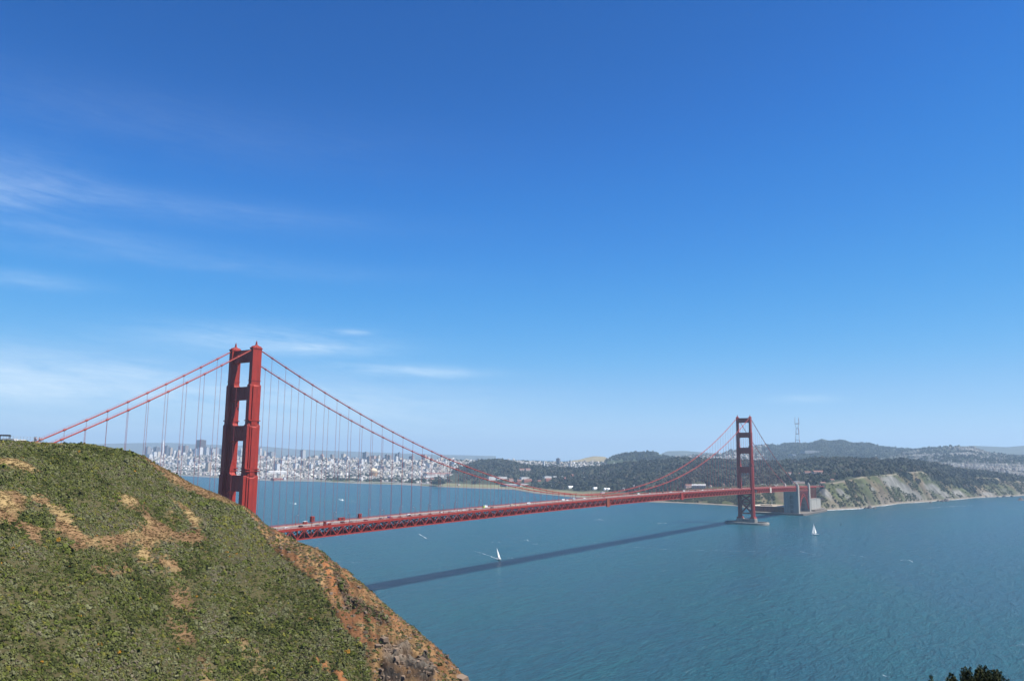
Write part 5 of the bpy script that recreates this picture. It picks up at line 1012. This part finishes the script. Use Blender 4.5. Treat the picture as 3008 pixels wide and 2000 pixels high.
for k, (x, y, s, lb) in enumerate([(2325, 785, 11, 'dark rock standing alone in the water at the far right edge'), (1540, 795, 10, 'largest dark rock on the waterline below the pale scar'), (1500, 797, 7, 'smaller rock touching the left side of the largest one'), (1455, 795, 5, 'low rock left of the pair below the pale scar'), (1375, 812, 5, 'single low rock in the water between the two rock groups'), (735, 868, 8, 'biggest boulder of the group at the foot of the brown bluff'), (690, 870, 5, 'boulder left of the biggest one at the bluff foot'), (790, 870, 4.5, 'boulder right of the biggest one at the bluff foot'), (640, 868, 4, 'flat rock left in the group at the bluff foot'), (612, 882, 3, 'small rock in the water in front of the boulder group'), (545, 862, 4.5, 'rock lying apart to the left on the beach'), (1960, 752, 6, 'long rock near the end of the pale beach'), (2150, 748, 7, 'dark rocky point before the last cove'), (2080, 750, 4, 'small rock left of the dark rocky point'), (2230, 745, 6, 'rock under the last cliff at the right')]):
    rock(at_z(*f7(x, y), 0), s, lb, k)
# surf along the far beach
def surf():
    vs = []; fs = []; pxs = np.arange(2345, 2990, 2.0)
    for p in pxs:
        r0 = r_at_z(p, lerp(SHORE, p), 0)-8; w = max(0, fbm(np.array([p/22.]), np.array([0.]), 4, 91)[0]*2+.35)*9*(1.4 if p < 2560 else .7); h = hor(p)
        for r in (r0-w-1*(w > 0), r0+4): vs.append((CAM[0]+h[0]*r, CAM[1]+h[1]*r, .02))
    for k in range(len(pxs)-1): fs.append((2*k, 2*k+2, 2*k+3, 2*k+1))
    m = MB(); m.add(vs, fs); o = m.build('surf', pm('foam', (.70, .72, .73), .9, .15, .1, .1)); tag(o, kind='stuff')
surf()
# ------------------------------------------------------------------ boats
def sailboat(label, pos, heading, L_, mast, heel, sails, boom):
    r = empty('sailboat', (pos[0], pos[1], 0)); r.rotation_euler = (heel, 0, heading); m = MB(); n = 9; vs = []; fs = []
    xs = np.linspace(-.5, .5, n)*L_
    for x in xs:
        t = x/L_+.5; bw = L_*.15*(1-max(0, (t-.45)/.55)**2.0)*(.82+.18*min(1, t/.3))+.03
        for (y, z) in ((-bw, 1.25+.25*t), (-bw*.8, .2), (0, -.5), (bw*.8, .2), (bw, 1.25+.25*t)): vs.append((x, y, z))
    for k in range(n-1):
        for j in range(4): fs.append((k*5+j, (k+1)*5+j, (k+1)*5+j+1, k*5+j+1))
        fs.append((k*5, k*5+4, (k+1)*5+4, (k+1)*5))
    fs.append((0, 1, 2, 3, 4)); m.add(vs, fs); m.build('hull', WHITE, r); m = MB(); m.box(-.02*L_, 0, 1.35, L_*.36, L_*.15, .75, tx=.85, ty=.75); m.build('cabin', WHITE, r)
    mx_ = L_*.10; m = MB(); m.tube([(mx_, 0, 1.2), (mx_, 0, mast)], [.13, .08], 8); m.build('mast', GREYM, r); m = MB(); bx, by = L_*.42*math.cos(boom), L_*.42*math.sin(boom); m.tube([(mx_, 0, 2.5), (mx_+bx, by, 2.55)], .09, 6); m.build('boom', GREYM, r)
    def sail(name, A, B, Ct, bulge):
        A, B, Ct = map(lambda v: np.array(v, float), (A, B, Ct)); nv = 9; vs = []; fs = []
        for i in range(nv):
            a = A+(Ct-A)*i/(nv-1); b = B+(Ct-B)*i/(nv-1)
            for j in range(6): t = j/5; q = a+(b-a)*t; q = q+np.array([0, bulge*math.sin(math.pi*t)*(1-.6*i/(nv-1)), 0]); vs.append(q)
        for i in range(nv-1):
            for j in range(5): fs.append((i*6+j, i*6+j+1, i*6+j+7, i*6+j+6))
        m = MB(); m.add(vs, fs); o = m.build(name, SAIL, r, smooth=True); md = o.modifiers.new('thick', 'SOLIDIFY'); md.thickness = .04
    sail('mainsail', (mx_+bx*.03, by*.03, 2.7), (mx_+bx, by, 2.7), (mx_+bx*.03, by*.03, mast*sails[0]), L_*.04)
    sail('jib', (L_*.48, 0, 1.7), (L_*.48+bx*.95, by*.75, 2.2), (mx_+.1, 0, mast*sails[1]), L_*.05)
    m = MB(); m.tube([(L_*.48, 0, 1.6), (mx_, 0, mast*.97)], .03, 4); m.tube([(-L_*.48, 0, 1.5), (mx_, 0, mast)], .03, 4); m.build('stay', GREYM, r); tag(r, label, 'sailboat', 'sailboats on the strait'); return r
rv = -YAW
wa, wb = at_z(1425, 1627, 0), at_z(1466, 1642.5, 0); hd1 = math.atan2(wb[1]-wa[1], wb[0]-wa[0])
sailboat('white sloop heeling over with a foam wake near the bridge\'s shadow', at_z(1468, 1643, 0), hd1, 11.0, 16.0, .30, (.98, .92), YAW+2.75-hd1)
sailboat('upright white yacht sailing alone right of the far tower', at_z(2394.5, 1570, 0), YAW+math.pi/2+.15, 14.0, 22.0, .03, (.80, .93), math.pi+.35)
def wake(pts, w0, w1, label, seed):
    vs = []; fs = []; P_ = [at_z(x, y, 0) for x, y in pts]; n = 40; rg = np.random.default_rng(seed); q = []
    for k in range(n):
        t = k/(n-1)*(len(P_)-1); a = int(min(t, len(P_)-2)); q.append(P_[a]+(P_[a+1]-P_[a])*(t-a))
    for k in range(n):
        d = q[min(k+1, n-1)]-q[max(k-1, 0)]; d /= np.linalg.norm(d); s = np.array([-d[1], d[0], 0]); w = .55*(w0+(w1-w0)*k/(n-1))*rg.uniform(.15, 1.3); c = q[k]+s*rg.normal(0, w0*.25); vs += [c-s*w+np.array([0, 0, .03]), c+s*w+np.array([0, 0, .03])]
    for k in range(n-1):
        if rg.random() < .62: fs.append((2*k, 2*k+2, 2*k+3, 2*k+1))
    m = MB(); m.add(vs, fs); o = m.build('wake_foam', pm('foam', (.7, .72, .73))); tag(o, kind='stuff')
wake([(1390, 1617), (1425, 1627), (1445, 1635), (1462, 1641)], .3, 1.1, '', 1)
def motorboat(label, pos, hd, L_):
    r = empty('motorboat', (pos[0], pos[1], 0)); r.rotation_euler = (0, 0, hd); m = MB(); m.prism([(-L_/2, -L_*.16), (L_*.2, -L_*.16), (L_/2, 0), (L_*.2, L_*.16), (-L_/2, L_*.16)], 'z', -.4, 1.3); m.build('hull', WHITE, r); m = MB(); m.box(-.05*L_, 0, 1.3, L_*.4, L_*.22, 1.6, tx=.75, ty=.9); m.build('cabin', WHITE, r); m = MB(); m.box(.08*L_, 0, 1.9, L_*.2, L_*.225, .6); m.build('window', GLASS, r); tag(r, label, 'motorboat', 'motorboats on the bay'); return r
motorboat('small white motorboat throwing foam beyond the suspenders', at_z(*c4(858, 338), 0), .3, 13); wake([c4(820, 325), c4(845, 335), c4(880, 343)], 2.5, 5, '', 2); wake([c4(860, 340), c4(940, 348), c4(1040, 358)], 1.2, .5, '', 3)
motorboat('tiny white motorboat with a long thin wake right of the near tower', at_z(*c4(335, 380), 0), .2, 8); wake([c4(265, 365), c4(300, 372), c4(345, 383)], .6, 2, '', 4)
wake([c4(1085, 526), c4(1130, 526), c4(1200, 522)], 1.0, 1.8, '', 5)
for k, (pts, a, b) in enumerate([([(2640, 1645), (2670, 1644), (2682, 1650)], .3, .6), ([(2345, 1617), (2375, 1625), (2410, 1630)], .35, .55), ([(2480, 1627), (2520, 1632), (2560, 1638)], .3, .3), ([(1828, 1603), (1880, 1607), (1960, 1613)], .35, .4), ([(2040, 1615), (2150, 1618), (2260, 1619)], .25, .3), ([(1540, 1586), (1548, 1584), (1552, 1588)], .6, 1), ([(1745, 1527), (1760, 1525), (1772, 1527)], 1.2, 1.5), ([(1932, 1537), (1942, 1535), (1958, 1537)], 1.2, 1.2), ([c4(1715, 715), c4(1760, 740), c4(1800, 765)], .9, 1.4), ([(1490, 1638), (1500, 1637), (1508, 1640)], .4, .6), ([(2720, 1492), (2780, 1488), (2860, 1484)], 1.6, 2.0), ([(2950, 1493), (2968, 1492), (2990, 1493)], 1.4, 1.2), ([(1560, 1597), (1570, 1598), (1580, 1597)], .4, .5)]): wake(pts, a, b, '', 10+k)
r = empty('buoy', tuple(at_z(2470.5, 1543, 0))); m = MB(); m.tube([(0, 0, -1), (0, 0, .9)], 1.5, 12); m.build('float', DARK, r); m = MB()
for t in (0, 2.09, 4.19): m.bar((1.1*math.cos(t), 1.1*math.sin(t), .9), (.35*math.cos(t), .35*math.sin(t), 4.2), .22)
m.box(0, 0, 4.1, 1.1, 1.1, 1.0); m.build('cage', DARK, r); tag(r, 'small dark buoy floating right of the upright yacht', 'buoy')
# ------------------------------------------------------------------ on the crest of the near headland
def crest(px, back=3.):
    c = int(np.searchsorted(hill.px, px)); R = rt[c]+back; z = float(np.interp(R, hill.R[c][::-1], hill.Z[c][::-1])) if hill.R[c][0] > hill.R[c][-1] else float(np.interp(R, hill.R[c], hill.Z[c])); h = hor(px); return np.array([CAM[0]+h[0]*R, CAM[1]+h[1]*R, z])
def person(label, pos, rz, shirt, pants, hairc, step=.12):
    r = empty('person', tuple(pos), rz); me = bpy.data.meshes.new('body'); import bmesh
    V = [(0, 0, .95), (0, 0, 1.2), (0, .01, 1.42), (0, .02, 1.53), (0, .03, 1.64), (0, .03, 1.74), (.19, 0, 1.40), (.25, .02, 1.13), (.23, .14, .92), (-.19, 0, 1.40), (-.25, -.02, 1.13), (-.23, .08, .90), (.10, 0, .90), (.11, step, .50), (.11, step*.7, .08), (.11, step*.7+.14, .04), (-.10, 0, .90), (-.11, -step*.5, .50), (-.11, -step*1.4, .08), (-.11, -step*1.4+.14, .04)]
    E_ = [(0, 1), (1, 2), (2, 3), (3, 4), (4, 5), (2, 6), (6, 7), (7, 8), (2, 9), (9, 10), (10, 11), (0, 12), (12, 13), (13, 14), (14, 15), (0, 16), (16, 17), (17, 18), (18, 19)]
    Rd = [.16, .15, .16, .065, .10, .09, .075, .055, .04, .075, .055, .04, .10, .07, .05, .04, .10, .07, .05, .04]
    me.from_pydata(V, E_, []); o = link('body', me, r); md = o.modifiers.new('skin', 'SKIN')
    for k, sv in enumerate(me.skin_vertices[0].data): sv.radius = (Rd[k], Rd[k]*.8 if k < 3 else Rd[k]); sv.use_root = (k == 0)
    o.modifiers.new('sub', 'SUBSURF').levels = 1; o.modifiers['sub'].render_levels = 1; me.materials.append(SKIN)
    m = MB(); m.tube([(0, 0, .88), (0, 0, 1.1), (0, 0, 1.3), (0, .01, 1.46)], [.185, .175, .195, .11], 12); m.tube([(.12, 0, 1.42), (.21, 0, 1.38), (.265, .02, 1.13)], [.10, .095, .075], 8); m.tube([(-.12, 0, 1.42), (-.21, 0, 1.38), (-.265, -.02, 1.13)], [.10, .095, .075], 8); m.build('shirt', shirt, r, True)
    m = MB()
    for s, f in ((1, step), (-1, -step*.5)): m.tube([(s*.09, 0, .95), (s*.11, f, .50), (s*.11, f*.7 if s > 0 else -step*1.4, .1)], [.13, .09, .075], 8)
    m.build('trousers', pants, r, True); m = MB(); m.tube([(0, .01, 1.62), (0, .0, 1.70), (0, .01, 1.80), (0, .02, 1.84)], [.112, .118, .085, .02], 10); m.build('hair', hairc, r, True); tag(r, label, 'person'); return r
cl_ = lambda n, c: pm(n, c, .9, .1, 3, .1)
person('person in dark clothes standing on the tan crest path, left of the other two', crest(91.5, 2.0), .6, cl_('navy_cloth', (.04, .045, .08)), cl_('black_cloth', (.03, .03, .035)), cl_('dark_hair', (.03, .02, .015)))
person('person in a pale top right behind the one in dark clothes', crest(95.2, 2.6), 2.1, cl_('pale_cloth', (.5, .45, .5)), cl_('denim', (.05, .07, .13)), cl_('brown_hair', (.08, .05, .03)))
person('person in a pink top walking along the tan crest path', crest(105.5, 2.2), -1.2, cl_('pink_cloth', (.55, .30, .28)), cl_('grey_cloth', (.10, .10, .12)), cl_('brown_hair', (.08, .05, .03)), .2)
for k, (px, kind, colr, lb) in enumerate([(11.5, 'van', 'silver', 'silver van parked on the crest at the far left, roof above the scrub'), (18.5, 'car', 'blue', 'blue car parked on the crest between the van and a white car'), (29, 'car', 'white', 'white car parked on the crest in the middle of the row'), (43, 'suv', 'white', 'white tall car with dark nose parked rightmost on the crest')]):
    q = crest(px, 14.); place_car(kind, colr, q[0], q[1], at_r(px, 1290, 332)[2]-1.9, 2.2+.3*k, lb, 'cars parked on the crest of the headland')
# dark awning at the frame's edge
q = crest(2, 20.); r = empty('shelter', (q[0], q[1], at_r(2, 1291, 338)[2]), YAW+.5); m = MB(); m.box(0, 0, 1.3, 6.5, 3.5, .45); m.build('roof', DARK, r); m = MB()
for a in (-1, 1):
    for b in (-1, 1): m.box(a*2.9, b*1.5, -3, .2, .2, 4.3)
m.build('post', DARK, r); tag(r, 'dark flat roofed shelter on the crest cut by the left frame edge', 'shelter')
def fence():
    r = empty('fence'); pts = []
    for px, py in [(-60, 1279), (0, 1280.2), (40, 1281.8), (80, 1283), (118, 1285.2), (132, 1289)]:
        q = at_r(px, py, 342); pts.append(q)
    for dz, nm in ((0, 'rail'), (-.75, 'rail')):
        m = MB(); m.tube([p_+np.array([0, 0, dz]) for p_ in pts], .035, 6); m.build(nm, GREYM, r)
    for a in range(len(pts)-1):
        for t in np.linspace(0, 1, 5)[:-1]:
            q = pts[a]+(pts[a+1]-pts[a])*t; m = MB(); m.bar(q+np.array([0, 0, .1]), q-np.array([0, 0, 2.6]), .07); m.build('post', GREYM, r)
    tag(r, 'thin grey railing along the headland crest behind the parked cars', 'fence')
fence()
# ------------------------------------------------------------------ pines below the viewpoint
def pine(px, R, ztop_, crown_w, label, shoots, seed):
    h = hor(px); x, y = CAM[0]+h[0]*R, CAM[1]+h[1]*R; zg = 135.2-R*.5-.0001*R*R-.6; H = ztop_-zg; r = empty('pine_tree', (x, y, zg)); rg = np.random.default_rng(seed)
    m = MB(); m.tube([(0, 0, -1), (0, .1, H*.4), (.1, 0, H*.75), (0, 0, H*.93)], [.38, .28, .17, .05], 9); tips = []
    for k in range(shoots):
        a = rg.uniform(0, 6.283); u = rg.random()**.6; rad = crown_w*.5*u; z = H-1.1*(rad/(crown_w*.5))**2-rg.uniform(0, .75)-(rg.uniform(.3, 1.8) if k % 2 else 0)-.3*math.sin(3*a+seed)*u if k % 4 else H*rg.uniform(.5, .92)
        tips.append(np.array([rad*math.cos(a), rad*math.sin(a), z]))
        if k % 3 == 0: b = tips[-1]; m.tube([(0, 0, max(z-rad*.7-1., H*.3)), b*np.array([.6, .6, 1])-np.array([0, 0, .6]), b], [.10, .06, .02], 5)
    m.build('trunk', pm('bark', (.06, .045, .035)), r); VV = []; TT = []
    for b in tips:
        n = 64; L_ = rg.uniform(.55, .95); t = rg.uniform(0, 1, n)**.8; a = rg.uniform(0, 6.283, n); c = b+np.stack([rg.normal(0, .13, n)*(1.25-t), rg.normal(0, .13, n)*(1.25-t), (t-.75)*1.25*L_], -1); le = rg.uniform(.15, .27, n)*(1.15-.75*t)
        d = np.stack([np.cos(a)*.75, np.sin(a)*.75, .55+.6*t], -1); d /= np.linalg.norm(d, axis=1)[:, None]; s = np.cross(d, np.array([0, 0, 1.])); s /= np.linalg.norm(s, axis=1)[:, None]; s *= .045
        e = c+d*le[:, None]; VV.append(np.stack([c-s, c+s, e+s*.4, e-s*.4], 1)); cc_ = np.array([(.020, .028, .009), (.014, .021, .008), (.036, .040, .012)])[rg.integers(0, 3, n)]*rg.uniform(.7, 1.3, (n, 1)); TT.append(cc_)
    q = np.concatenate(VV); quads('crown', q.reshape(-1, 3), np.arange(len(q)*4).reshape(-1, 4), LEAF, np.concatenate(TT), parent=r); tag(r, label, 'pine tree', 'pines below the viewpoint'); return r
pine(2855, 66, at_r(2855, 1960, 66)[2], 4.7, 'dark pine with many upright shoots at the lower right corner', 380, 5)
pine(2757, 64, at_r(2757, 1976, 64)[2], 2.4, 'small dark pine tip just left of the large pine', 80, 6)
pine(2711, 63, at_r(2711, 1986, 63)[2], 1.1, 'smallest pine tip at the left of the three', 30, 7)
# ------------------------------------------------------------------ haze: one closed box of thin even air round the whole scene
def haze():
    m = bpy.data.materials.new('haze_air'); m.use_nodes = True; nt = m.node_tree; nt.nodes.clear()
    v = nt.nodes.new('ShaderNodeVolumePrincipled'); v.inputs['Color'].default_value = (*HAZE[1], 1); v.inputs['Density'].default_value = HAZE[0]; v.inputs['Anisotropy'].default_value = HAZE[2]
    o = nt.nodes.new('ShaderNodeOutputMaterial'); nt.links.new(v.outputs[0], o.inputs['Volume'])
    b = MB(); b.box(10800, 9500, -9.5, 24800, 27200, 660.); h = b.build('haze', m); tag(h, kind='stuff')
HAZE = (6.0e-5, (.54, .77, 1.0), .1)
haze()
